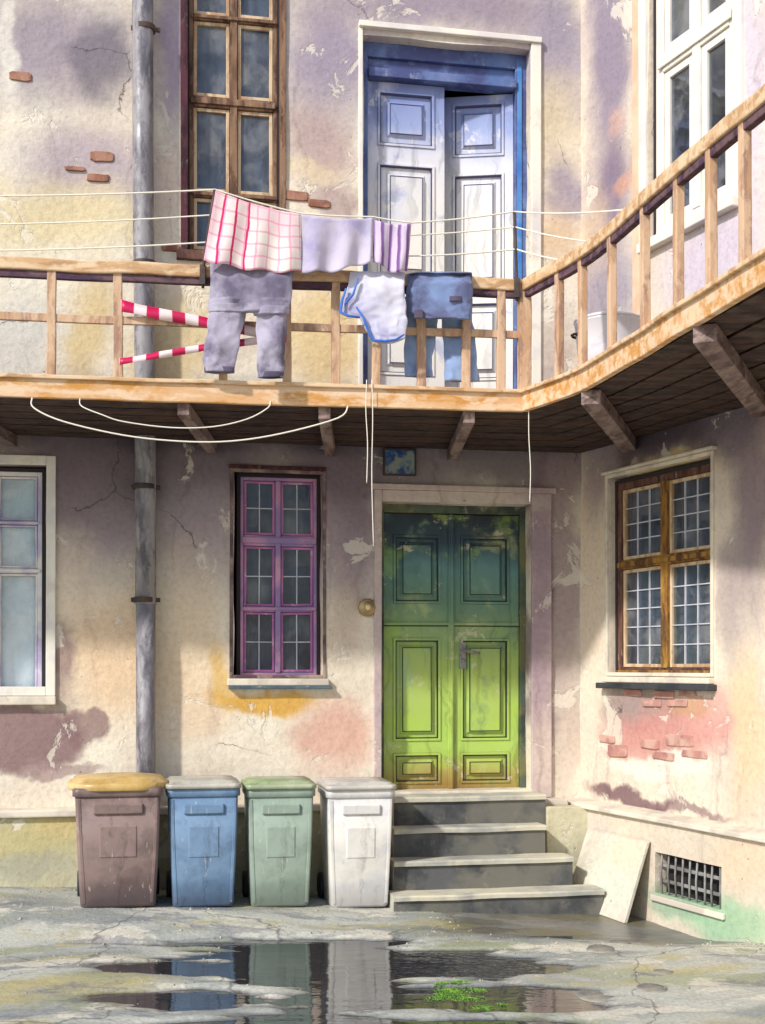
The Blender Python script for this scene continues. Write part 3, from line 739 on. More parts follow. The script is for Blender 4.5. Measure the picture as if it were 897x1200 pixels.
# =================================================================== DRAINPIPE
pipe_mat = paint('grey zinc pipe paint', [(122, 118, 126), (90, 87, 96), (150, 147, 150)], .42, 2, .18, (214, 208, 204), (6, 6, 1), .2, .5)
pxm = B.X(171, .13); pr = .078
base = B.M @ Vector((pxm, -.13, ground_z(*(B.M @ Vector((pxm, -.13, 0))).xy)))
pt = thing('drainpipe', 'tall grey metal drainpipe running up the rear wall', 'drainpipe', base)
mb = MB(B.M); mb.smooth = True
zz = base.z
mb.tube([(pxm, -.13, zz+.0), (pxm, -.13, 2.4)], pr, 24)
mb.tube([(pxm, -.13, 2.35), (pxm-.005, -.13, 4.2), (pxm-.02, -.13, 5.6), (pxm-.03, -.13, 9.7)], pr*1.08, 24)
mb.build('pipe', pipe_mat, pt)
for zc_ in (B.Z(171, 703, .13), 3.3, 5.1, 7.0):
    mb = MB(B.M); mb.smooth = True
    mb.lathe([(pr*1.02, -.022), (pr*1.16, -.022), (pr*1.16, .022), (pr*1.02, .022)], (pxm-.01, -.13, zc_), 24)
    mb.smooth = False; mb.box(pxm-.015, pxm+.015, -.06, .02, zc_-.015, zc_+.015); mb.box(pxm-pr*1.5, pxm-pr*1.05, -.14, -.12, zc_-.018, zc_+.018); mb.box(pxm+pr*1.05, pxm+pr*1.5, -.14, -.12, zc_-.018, zc_+.018)
    mb.build('pipe_clamp', M['iron'], pt, bevel=.003)

# plaque and bell
l = B.loc(468, 542); pm = NT('blue enamel'); co = pm.coord()
pmx = pm.done(pm.mix(pm.mp(pm.noise(distorted(pm, co, .1, .03, 6, 20), 9, 5, .6), .42, .6), pm.mix(pm.mp(pm.noise(co, 14, 3), .4, .6), lin((34, 66, 130)), lin((60, 100, 150))), lin((140, 150, 140))), .35)
pl = thing('wall_plaque', 'small square blue enamel plaque on the wall above the green door', 'plaque', B.M @ Matrix.Translation(Vector((l.x, 0, l.z))))
ww = abs(B.X(485)-B.X(450))/2; hh2 = abs(B.Z(468, 528)-B.Z(468, 556))/2
mb = MB(B.M); mb.box(l.x-ww, l.x+ww, -.035, -.012, l.z-hh2, l.z+hh2); mb.build('plate', pmx, pl, jit=.004, bevel=.004)
mb = MB(B.M); ring(mb, l.x-ww-.012, l.x+ww+.012, l.z-hh2-.012, l.z+hh2+.012, .011, -.042, .01); mb.build('frame', M['iron'], pl, jit=.004, bevel=.003)
l = B.loc(430, 712)
bl = thing('doorbell', 'round brass doorbell left of the green door', 'doorbell', B.M @ Matrix.Translation(Vector((l.x, 0, l.z))))
mb = MB(B.M); mb.smooth = True; mb.lathe([(.075, .01), (.078, -.03), (.066, -.042), (.052, -.038), (.046, -.05), (.03, -.05)], (l.x, 0, l.z), 10, 'y'); mb.build('bell_plate', M['brass'], bl)
mb = MB(B.M); mb.smooth = True; mb.lathe([(.024, -.045), (.024, -.062), (.015, -.07), (.003, -.071)], (l.x, 0, l.z), 16, 'y'); mb.build('button', NT('cream button').done(lin((226, 206, 160)), .4), bl)

# =================================================================== BALCONY (gallery)
ZB, ZF, ZH = 3.70, 3.82, 4.66      # underside, floor, handrail top
a8 = math.radians(8)
cpt = Vector((1.03, 9.30, 0)); dl = Vector((math.cos(a8), math.sin(a8), 0))
def front(px, off=0.0):
    # point on the front edge line at pixel column px
    u = (px-CX)/F; n = Vector((dl.y, -dl.x, 0)); p0 = cpt+n*off
    t = p0.dot(n)/(Vector((u, 1, 0)).dot(n)); return Vector((u*t, t, 0))
side = [Vector(p+(0,)) for p in ((1.03, 9.30), (1.33, 8.62), (1.50, 7.90), (1.68, 7.00), (1.86, 6.20), (2.02, 5.40), (2.16, 4.5), (2.26, 3.6))]
def cr_spline(pts, n=6):
    out = []
    for i in range(len(pts)-1):
        p0 = pts[max(0, i-1)]; p1 = pts[i]; p2 = pts[i+1]; p3 = pts[min(len(pts)-1, i+2)]
        for k in range(n):
            t = k/n
            out.append(.5*((2*p1)+(-p0+p2)*t+(2*p0-5*p1+4*p2-p3)*t*t+(-p0+3*p1-3*p2+p3)*t**3))
    out.append(pts[-1]); return out
sideS = cr_spline([cpt+(cpt-side[1])*.0]+side[1:], 5)
leftend = cpt - dl*7.6
def zed(p, z): return Vector((p.x, p.y, z))
bal = thing('gallery_balcony', 'long wooden gallery balcony with peach balustrade turning the courtyard corner', 'balcony', Matrix.Translation(zed(cpt, ZB)))
frontS = [leftend+(cpt-leftend)*i/24 for i in range(25)]
# deck
mb = MB()
inner = []
edge = frontS+sideS[1:]
for p in edge:
    inner.append(p)
# back line: project each edge point onto the nearer wall
def backpt(p, i):
    if i <= 24:
        q = p + Vector((-dl.y, dl.x, 0))*0
        l_ = B.M.inverted() @ p; return B.M @ Vector((min(l_.x+(l_.x > -1.2)*(l_.x+1.2)*.55, -.0), .02, 0))
    l_ = R.M.inverted() @ p; return R.M @ Vector((max(l_.x-.0, 0), .02, 0))
backs = [backpt(p, i) for i, p in enumerate(edge)]
backs[24] = Vector(CORNER)
# make sure side backs start after the corner
for i in range(25, len(edge)):
    l_ = R.M.inverted() @ edge[i]; k = (i-24)/3
    backs[i] = R.M @ Vector((max(l_.x, 0)*min(1, k), .02, 0))
rings = []
for p, q in zip(edge, backs):
    d = (q-p).normalized()*.03
    rings.append([zed(p+d, ZB+.028), zed(q, ZB+.028), zed(q, ZF), zed(p+d, ZF)])
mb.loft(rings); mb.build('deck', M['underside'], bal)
# board gaps under the deck: separate boards laid lengthwise
mb = MB()
for b_ in range(6):
    f0, f1 = (b_+.06)/6, (b_+.94)/6
    rr = []
    for p, q in zip(edge, backs):
        d = (q-p); p0 = p+d.normalized()*.035
        A = p0+(q-p0)*f0; C_ = p0+(q-p0)*f1
        rr.append([zed(A, ZB+.005), zed(C_, ZB+.005), zed(C_, ZB+.0275), zed(A, ZB+.0275)])
    mb.loft(rr)
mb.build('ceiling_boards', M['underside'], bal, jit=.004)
# fascia
def fine(pts, n=4):
    o = []
    for a, b in zip(pts, pts[1:]): o += [a+(b-a)*k/n for k in range(n)]
    return o+[pts[-1]]
for seg in (frontS, sideS):
    sg = fine(seg, 2)
    mb = MB(); mb.beam([zed(p, (ZB+ZF)/2+.005) for p in sg], .045, .135, wob=.006); mb.build('edge_board', M['fascia'], bal, bevel=.006)
    mb = MB(); mb.beam([zed(p, ZF+.02) for p in sg], .10, .028, wob=.006); mb.build('edge_capping', M['rail'], bal, bevel=.006)
    mb = MB(); mb.beam([zed(p, ZH-.045) for p in sg], .085, .085, wob=.013); mb.build('handrail', M['rail'], bal, bevel=.010)
# mid rail on the front
mb = MB(); mb.beam([zed(front(px, -.0), 4.255) for px in list(range(-420, 600, 30))+[612]], .03, .055, wob=.005); mb.build('mid_rail', M['post'], bal, bevel=.004)
# balusters
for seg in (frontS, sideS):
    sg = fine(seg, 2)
    mb = MB(); mb.beam([zed(p, ZH-.112) for p in sg], .045, .05, wob=.005); mb.build('rail_shade_strip', M['rail_shade'], bal, bevel=.006)  # added dark strip standing for the shade beneath the handrail
def baluster(p, d, w=.062, dep=.05):
    mb = MB(); p = Vector((p.x, p.y, 0))
    top = ZH-.085; n = 5
    sd = Vector((-d.y, d.x, 0))
    rr = []
    lean = random.uniform(-.008, .008)
    for k in range(n+1):
        z = ZF+.034+(top+.01-ZF-.034)*k/n; wv = w*(1+.07*noise.noise(Vector((p.x*7, p.y*3, z*3)))); c = p+d*(lean*k/n+.006*noise.noise(Vector((z*4, p.x, p.y))))
        rr.append([zed(c-d*wv/2-sd*dep/2, z), zed(c+d*wv/2-sd*dep/2, z), zed(c+d*wv/2+sd*dep/2, z), zed(c-d*wv/2+sd*dep/2, z)])
    mb.loft(rr); return mb.build('baluster', M['post'], bal, bevel=.006)
for px in (-260, -180, -100, -20, 60, 139, 262, 337, 394, 441, 494, 546, 587):
    baluster(front(px), dl)
baluster(cpt+Vector((.0, -.0, 0)), dl, .09, .09)
def side_at(px):
    best = None
    S_ = fine(sideS, 10)
    for i in range(len(S_)-1):
        u = CX+F*S_[i].x/S_[i].y
        if u >= px: return S_[i], (S_[i+1]-S_[i]).normalized()
    return S_[-1], (S_[-1]-S_[-2]).normalized()
for px in (654, 683, 717, 756, 795, 833, 872, 915, 965, 1020):
    p, d = side_at(px); baluster(p, d, .055, .05)
# joists under the deck
def joist(p, q, w=.085, h=.09):
    mb = MB(); mb.beam([zed(p, ZB-h/2+.004), zed((p+q)/2, ZB-h/2+.004), zed(q, ZB-h/2+.004)], w, h, wob=.004); mb.build('joist', M['joist'], bal, bevel=.006)
for px in (-220, -60, 215, 380, 550):
    p = front(px, -.03); l_ = B.M.inverted() @ p; joist(p, B.M @ Vector((l_.x+.28, .02, 0)))
for px, sx in ((686, .72), (818, 2.35), (960, 4.0)):
    p, d = side_at(px); p = p+Vector((.04, .02, 0)); joist(p, R.M @ Vector((sx, .02, 0)), .13, .10)

# =================================================================== THINGS ON THE GALLERY
# lidded pot behind the side balustrade
pc = Vector((1.60, 9.05, ZF))
pot = thing('enamel_pot', 'big pale enamel pot with lid behind the side balusters', 'pot', Matrix.Translation(pc))
pm_ = paint('pale lilac enamel', [(224, 220, 226), (186, 182, 200)], .3, 3, .15, (120, 130, 170), bump=.05, spec=.6)
mb = MB(Matrix.Translation(pc)); mb.smooth = True
mb.lathe([(.17, 0), (.19, .01), (.22, .25), (.24, .44), (.25, .45), (.235, .455), (.21, .44)], n=28); mb.build('pot_body', pm_, pot)
mb = MB(Matrix.Translation(pc)); mb.smooth = True
mb.lathe([(.245, .456), (.25, .47), (.17, .50), (.03, .52), (.02, .54), (.03, .56), (.01, .575)], n=28); mb.build('lid', pm_, pot)
for s_ in (-1, 1):
    mb = MB(Matrix.Translation(pc)); mb.smooth = True
    mb.tube([(s_*.205, -.05, .36), (s_*.25, -.04, .37), (s_*.262, 0, .37), (s_*.25, .04, .37), (s_*.205, .05, .36)], .01, 8); mb.build('pot_handle', M['iron'], pot)

# washing lines on two arms
rope = NT('off white cord').done(lin((232, 226, 212)), .8)
rope_d = NT('grey washing cord').done(lin((150, 146, 142)), .8)
def raily(px, off=0.0): return front(px, off)
def arm(px, tip, label, px2=None):
    p = zed(raily(px, .05), ZH-.05)
    th = thing('line_bracket', label, 'bracket', Matrix.Translation(p), 'brackets holding the washing lines')
    mb = MB(); mb.smooth = True; mb.tube([p-Vector((0, 0, .12)), p, (p+tip)/2+Vector((0, -.01, 0)), tip], .011, 8); mb.build('rod', M['iron'], th)
    mb = MB(); mb.beam([p+Vector((0, .0, -.1)), p+Vector((0, .0, .04))], .04, .04, up=(0, 1, 0)); mb.build('clamp', M['iron'], th, bevel=.003)
A1 = P(252, 222, 8.72); A1b = P(247, 252, 8.79); A1c = P(241, 284, 8.86)
A2 = P(603, 248, 9.17); A2b = P(604, 266, 9.18); A2c = P(605, 292, 9.20)
arm(238, A1, 'dark iron line bracket at the left end of the checked towel')
arm(606, A2, 'dark iron line bracket on the handrail by the balcony corner')
def line(pts, r, label, mat, cat='washing line', group='washing lines above the handrail', name='washing_line', n=8, sag=.0):
    out = []
    if name != 'washing_line': pts = cr_spline(pts, 5); n = 1
    for a, b in zip(pts, pts[1:]):
        for k in range(n): 
            t = k/n; q = a+(b-a)*t; q.z -= sag*4*t*(1-t)*(b-a).length; out.append(q)
    out.append(pts[-1])
    mb = MB(); mb.smooth = True; mb.tube(out, r, 6)
    o = mb.build(name, mat, loc=pts[0]); tag(o, label, cat, group); return o
s1, _ = side_at(733); s2, _ = side_at(690); s3, _ = side_at(655)
line([P(-200, 226, 8.55), A1, P(352, 250, 8.83), P(437, 254, 8.93), P(483, 261, 8.98), A2, zed(s1, ZH+.01)], .0055, 'topmost washing line, carrying the towels', rope, sag=.012)
line([P(-200, 262, 8.62), A1b, P(352, 277, 8.88), P(437, 277, 8.98), A2b, zed(s2, ZH+.01)], .005, 'middle washing line of the three above the handrail', rope, sag=.012)
line([P(-200, 292, 8.70), A1c, P(352, 301, 8.93), P(480, 300, 9.05), A2c, zed(s3, ZH+.01)], .0055, 'lowest washing line of the three above the handrail', rope, sag=.012)

def sheet(corners, nu, nv, fold, kx=9, ph=0.0, sagt=.02, sagb=.03):
    """corners TL TR BR BL in world"""
    TL, TR, BR, BL = corners
    vs = []; uv = []; nrm = (TR-TL).cross(BL-TL).normalized()
    for j in range(nv+1):
        v = j/nv
        for i in range(nu+1):
            u = i/nu
            p = (TL*(1-u)+TR*u)*(1-v)+(BL*(1-u)+BR*u)*v
            p = p + nrm*fold*1.5*(.25+.75*v)*(math.sin(kx*u*2*PI/3+ph+1.2*v)+.5*noise.noise(Vector((u*6, v*2, ph))))
            p.z -= sagt*4*u*(1-u)*(1-v) + sagb*4*u*(1-u)*v + .01*v*math.sin(kx*u*2+ph)
            vs.append(p); uv.append((u, v))
    fs = [(j*(nu+1)+i, j*(nu+1)+i+1, (j+1)*(nu+1)+i+1, (j+1)*(nu+1)+i) for j in range(nv) for i in range(nu)]
    return vs, fs, uv
def cloth_obj(name, parts, mat, label, cat, group='laundry hung out on the gallery', th=.008, loc=None):
    mb = MB(); mb.smooth = True
    for vs, fs, uv in parts:
        o = mb.add(vs, fs)
        for i, q in enumerate(uv): mb.uv[o+i] = q
    ob = mb.build(name, mat, loc=loc or parts[0][0][0], solid=th); tag(ob, label, cat, group); return ob
# checked towel
pm = NT('pink checked towel cotton'); uvn = pm.coord('UV'); co = pm.coord()
wob = pm.vm('ADD', uvn, pm.vm('MULTIPLY', pm.vm('SUBTRACT', pm.noise(co, 6, 3, .5, True), (.5, .5, .5)), (.06, .06, 0)))
sx = pm.n('ShaderNodeSeparateXYZ', {0: wob})
def stripes(sock, k, w, ph=0.):
    f_ = pm.math('FRACT', pm.math('ADD', pm.math('MULTIPLY', sock, k), ph))
    return pm.math('MULTIPLY', pm.mp(f_, 0., .05, 0, 1), pm.mp(f_, w, w+.05, 1, 0))
c = pm.mix(pm.mp(pm.noise(co, 4, 3), .4, .6), lin((232, 224, 216)), lin((232, 206, 210)))
cellc = lin((228, 130, 166))
c = pm.mix(pm.math('MULTIPLY', stripes(sx.outputs[0], 8, .15), .6), c, cellc)
c = pm.mix(pm.math('MULTIPLY', stripes(sx.outputs[1], 5.2, .15), .6), c, cellc)
bold = pm.math('MULTIPLY', stripes(sx.outputs[0], 7, .16, .25), pm.mp(sx.outputs[0], .42, .5, 1, 0))
c = pm.mix(bold, c, lin((205, 22, 98)))
pm.done(c, .95, pm.bump(pm.noise(co, 180, 2), .3, .002), Sheen_Weight=.2)
tc = [P(253, 223, 8.71), P(352, 251, 8.82), P(353, 318, 8.86), P(239, 304, 8.78)]
tw = cloth_obj('checked_towel', [sheet(tc, 40, 24, .014, 9)], pm.m, 'pink and magenta checked towel on the top washing line', 'towel')
lav = cloth_mat('lavender washed cotton', [(200, 192, 212), (164, 156, 194)], 2, (.42, .6))
cloth_obj('pillowcase', [sheet([P(353, 251, 8.82), P(437, 255, 8.92), P(434, 306, 8.95), P(354, 318, 8.87)], 36, 20, .018, 7, 1)], lav, 'pale lavender cloth between the checked towel and purple napkin', 'cloth')
pn = NT('purple striped cotton'); uvn = pn.coord('UV'); sx = pn.n('ShaderNodeSeparateXYZ', {0: pn.vm('ADD', uvn, pn.vm('MULTIPLY', pn.noise(pn.coord(), 7, 3, .5, True), (.08, 0, 0)))})
f_ = pn.math('FRACT', pn.math('MULTIPLY', sx.outputs[0], 4.3))
pn.done(pn.mix(pn.mp(f_, .25, .5, 1, 0), lin((206, 190, 216)), lin((126, 88, 146))), .95)
cloth_obj('striped_napkin', [sheet([P(438, 257, 8.92), P(482, 262, 8.97), P(478, 318, 8.99), P(438, 306, 8.95)], 24, 18, .02, 5, 2)], pn.m, 'small purple striped cloth at the right end of the top line', 'cloth')

def rows_tube(rows, depth, n=22, steps=22, seed=0, wr=.012):
    """closed flattened garment: rows (centre-left pt, right pt) world, from top to bottom; returns loft rings"""
    rings = []
    N = len(rows)-1
    for s_ in range(steps+1):
        f = s_/steps*N; i = min(N-1, int(f)); t = f-i
        L = rows[i][0].lerp(rows[i+1][0], t); Rr = rows[i][1].lerp(rows[i+1][1], t); c = (L+Rr)/2; h = (Rr-L)/2
        nn = Vector((h.y, -h.x, 0)).normalized()
        d = depth if not isinstance(depth, (list, tuple)) else depth[0]+(depth[1]-depth[0])*s_/steps
        ring_ = []
        for k in range(n):
            a = 2*PI*k/n
            q = c+h*math.cos(a)+nn*d*math.sin(a)
            q += nn*wr*(noise.noise(Vector((q.x*9, q.z*5, seed)))*1.7 + .8*abs(noise.noise(Vector((q.x*16+q.z*9, q.z*16-q.x*7, seed+9))))) + h.normalized()*wr*noise.noise(Vector((q.z*9, k*.3, seed+4)))
            ring_.append(q)
        rings.append(ring_)
    return rings
def rp(y, xa, xb, t): return (P(xa, y, t), P(xb, y, t))
# grey trousers with folded cuffs over the handrail
grey = cloth_mat('grey lilac trouser cotton', [(140, 132, 154), (96, 90, 112), (172, 166, 184)], 3)
tr = thing('grey_trousers', 'grey lilac trousers hanging over the handrail below the checked towel', 'trousers', Matrix.Translation(P(295, 310, 8.92)), 'laundry hung out on the gallery')
mb = MB(); mb.smooth = True
T0 = 8.90
mb.loft(rows_tube([rp(309, 246, 346, T0+.02), rp(325, 247, 344, T0-.03), rp(345, 246, 342, T0-.03), rp(366, 248, 338, T0-.03)], .028, 60, 26, 1))
mb.loft(rows_tube([rp(350, 247, 290, T0-.03), rp(385, 243, 284, T0-.03), rp(420, 238, 277, T0-.02), rp(436, 243, 275, T0-.02)], [.032, .024], 40, 34, 2, .02))
mb.loft(rows_tube([rp(350, 298, 338, T0-.03), rp(385, 301, 336, T0-.03), rp(420, 302, 333, T0-.02), rp(443, 303, 333, T0-.02)], [.032, .024], 40, 34, 3, .02))
mb.build('trouser_cloth', grey, tr)
dk = cloth_mat('dark grey trouser lining', [(96, 88, 112), (72, 64, 84)], 3)
for (a, b, y0, s_) in ((246, 290, 361, 4), (299, 338, 364, 5)):
    mb = MB(); mb.smooth = True; mb.loft(rows_tube([rp(y0-4, a-1, b+1, T0-.04), rp(y0, a-2, b+2, T0-.04), rp(y0+5, a-1, b, T0-.04)], .042, 40, 8, s_, .016)); mb.build('fold', grey, tr)
for (a, b, y0, s_) in ((240, 275, 432, 6), (303, 333, 438, 7)):
    mb = MB(); mb.smooth = True; mb.loft(rows_tube([rp(y0-2, a, b, T0-.02), rp(y0+5, a+1, b, T0-.02)], .03, 24, 3, s_, .01)); mb.build('hem', dk, tr)
# white shirt with blue trim
wt = cloth_mat('white jersey', [(204, 202, 216), (172, 170, 200)], 2.6)
sh = thing('white_shirt', 'white shirt with blue trim hung over the handrail', 'shirt', Matrix.Translation(P(440, 320, 9.08)), 'laundry hung out on the gallery')
T1 = 9.03
mb = MB(); mb.smooth = True
mb.loft(rows_tube([rp(319, 412, 474, T1+.02), rp(335, 408, 474, T1-.03), rp(352, 404, 475, T1-.03), rp(366, 401, 475, T1-.03), rp(374, 424, 476, T1-.03), rp(390, 432, 475, T1-.03), rp(397, 436, 474, T1-.03), rp(402, 440, 462, T1-.03)], .02, 60, 44, 11, .022))
mb.build('shirt_cloth', wt, sh)
bt = cloth_mat('royal blue trim', [(52, 98, 186), (80, 124, 200)], 5)
mb = MB(); mb.smooth = True
mb.tube([P(406, 338, T1-.075), P(401, 352, T1-.075), P(399, 366, T1-.075), P(408, 370, T1-.08), P(422, 372, T1-.08)], [.007, .010, .013, .010, .008], 8)
mb.tube([P(418, 360, T1-.075), P(426, 372, T1-.08), P(432, 388, T1-.08), P(438, 399, T1-.08), P(452, 400, T1-.085), P(464, 398, T1-.08), P(474, 392, T1-.075)], [.007, .009, .010, .011, .010, .009, .006], 8)
mb.tube([P(420, 326, T1-.07), P(414, 345, T1-.075), P(404, 357, T1-.08)], [.006, .009, .008], 8)
mb.build('trim', bt, sh)
# blue jeans: short flap outside, legs inside the rail
jm = cloth_mat('washed blue denim', [(92, 98, 134), (72, 70, 104), (118, 138, 180)], 2.8)
jl = cloth_mat('light blue denim', [(150, 174, 212), (126, 148, 190)], 2.8)
jn = thing('blue_jeans', 'blue jeans slung over the handrail, legs dangling behind the balusters', 'jeans', Matrix.Translation(P(515, 322, 9.12)), 'laundry hung out on the gallery')
T2 = 9.10
mb = MB(); mb.smooth = True
mb.loft(rows_tube([rp(320, 478, 553, T2+.03), rp(332, 478, 553, T2-.04), rp(350, 476, 553, T2-.04), rp(366, 477, 553, T2-.04), rp(374, 500, 552, T2-.04)], .02, 60, 28, 21, .02))
mb.loft(rows_tube([rp(321, 480, 552, T2-.02), rp(320, 480, 552, T2+.1)], .03, 30, 5, 22, .01))
mb.build('waist', jm, jn)
for (rows, sd) in (([rp(330, 476, 514, T2+.17), rp(380, 475, 512, T2+.17), rp(420, 474, 506, T2+.17), rp(442, 475, 506, T2+.17)], 23), ([rp(330, 514, 553, T2+.19), rp(380, 518, 554, T2+.19), rp(420, 520, 558, T2+.19), rp(447, 521, 561, T2+.19)], 24)):
    mb = MB(); mb.smooth = True; mb.loft(rows_tube(rows, [.03, .022], 36, 34, sd, .02)); mb.build('trouser_leg', jl, jn)
for (a, b, cc, d) in ((486, 496, 362, 372), (527, 541, 346, 352)):
    mb = MB(); mb.box(P(a, 0, T2-.085).x, P(b, 0, T2-.085).x, T2-.075, T2-.05, P(0, d, T2-.085).z, P(0, cc, T2-.085).z)
    mb.build('pocket', dk, jn, bevel=.004)

# barrier tape
tm = NT('red and white barrier tape'); uvn = tm.coord('UV'); sx = tm.n('ShaderNodeSeparateXYZ', {0: uvn})
f_ = tm.math('FRACT', tm.math('MULTIPLY', sx.outputs[0], 6.5))
tm.done(tm.mix(tm.math('MULTIPLY', tm.mp(f_, .0, .03, 0, 1), tm.mp(f_, .5, .53, 1, 0)), lin((238, 214, 214)), lin((196, 22, 82))), .4)
def tape(pts, w0, w1, label):
    vs = []; uv = []; n = 40
    for i in range(n+1):
        f = i/n*(len(pts)-1); k = min(len(pts)-2, int(f)); c = pts[k].lerp(pts[k+1], f-k); c.z -= .012*math.sin(PI*i/n)
        w = w0+(w1-w0)*i/n; tw_ = .35*math.sin(i*.35)
        u = Vector((0, math.sin(tw_), math.cos(tw_)))*w/2
        vs += [c+u, c-u]; uv += [(i/n, 0), (i/n, 1)]
    fs = [(2*i, 2*i+2, 2*i+3, 2*i+1) for i in range(n)]
    cloth_obj('barrier_tape', [(vs, fs, uv)], tm.m, label, 'barrier tape', 'barrier tapes across the gap in the balustrade', .002)
tp = lambda px, py: P(px, py, front(px).y-.045)
tape([tp(142, 358), tp(190, 367), tp(240, 375), tp(300, 388), tp(336, 394)], .085, .06, 'upper red and white barrier tape, tied near the top of a baluster and sloping down')
tape([tp(140, 424), tp(190, 414), tp(240, 405), tp(300, 398), tp(336, 397)], .045, .055, 'lower red and white barrier tape, tied near the foot of a baluster and sloping up')
# sagging white cords under the gallery
fw_ = lambda px, py, o=.06: P(px, py, front(px, o).y)
g_ = 'white cords sagging below the gallery edge'
line([fw_(38, 466, .026), fw_(40, 478, .04), fw_(75, 494), fw_(145, 510), fw_(210, 517), fw_(270, 517), fw_(330, 508), fw_(396, 490), fw_(408, 476, .026)], .0055, 'long white cord in the lowest sag under the gallery, crossing the drainpipe', rope, 'cord', g_, 'hanging_cord', 3)
line([fw_(94, 467, .026), fw_(96, 476, .04), fw_(120, 486), fw_(145, 494), fw_(200, 501), fw_(250, 500), fw_(290, 491), fw_(314, 478), fw_(317, 470, .026)], .0045, 'shorter white cord, upper of the two sagging under the gallery', rope, 'cord', g_, 'hanging_cord', 3)
g_ = 'white strings dangling from the gallery'
line([fw_(430, 445), fw_(429, 480), fw_(431, 520), fw_(430, 566)], .0035, 'dangling white string, left one of the close pair', rope, 'string', g_, 'dangling_string', 3)
line([fw_(436, 445), fw_(437, 490), fw_(436, 560), fw_(438, 640)], .0035, 'dangling white string, right and longer one of the close pair', rope, 'string', g_, 'dangling_string', 3)
line([fw_(620, 470, .03), fw_(620, 510), fw_(622, 550), fw_(621, 588)], .0035, 'single white string dangling at the balcony corner', rope, 'string', g_, 'dangling_string', 3)

# =================================================================== BINS
def rrect(w, d, r, z, n=5, cx=0, cy=0):
    pts = []
    for (sx_, sy_, a0) in ((1, -1, -PI/2), (1, 1, 0), (-1, 1, PI/2), (-1, -1, PI)):
        for k in range(n+1):
            a = a0+PI/2*k/n; pts.append((cx+sx_*(w/2-r)+r*math.cos(a), cy+sy_*(d/2-r)+r*math.sin(a), z))
    return pts
def plastic(name, c1, c2, dirt=(90, 80, 78), rough=.5):
    m = NT(name); co = m.coord(); dc = distorted(m, co, .12, .04, 3, 12)
    c = m.mix(m.mp(m.noise(dc, 2.3, 5, .6), .4, .62), lin(c1), lin(c2))
    c = m.mix(m.mp(m.noise(m.vm('ADD', dc, (4, 4, 4)), 3, 6, .65), .48, .74, 0, .55), c, lin(dirt))
    z = m.n('ShaderNodeSeparateXYZ', {0: dc}).outputs[2]
    c = m.mix(m.mp(z, .0, .26, .75, 0), c, lin(dirt))      # splash dirt near the foot
    vs_ = m.mp(m.noise(m.vm('MULTIPLY', dc, (16, 16, 1.2)), 1, 4), .52, .74, 0, .45)
    c = m.mix(vs_, c, lin([v*.8 for v in dirt]))
    sc = m.mp(m.noise(m.vm('MULTIPLY', co, (40, 40, 9)), 1, 3), .66, .72, 0, .35)
    c = m.mix(sc, c, lin((225, 222, 215)))
    return m.done(c, m.mp(m.noise(co, 5), .3, .7, rough-.12, rough+.15), m.bump(m.noise(co, 30, 4), .12, .004))
black = NT('black rubber').done(lin((36, 36, 40)), .7)
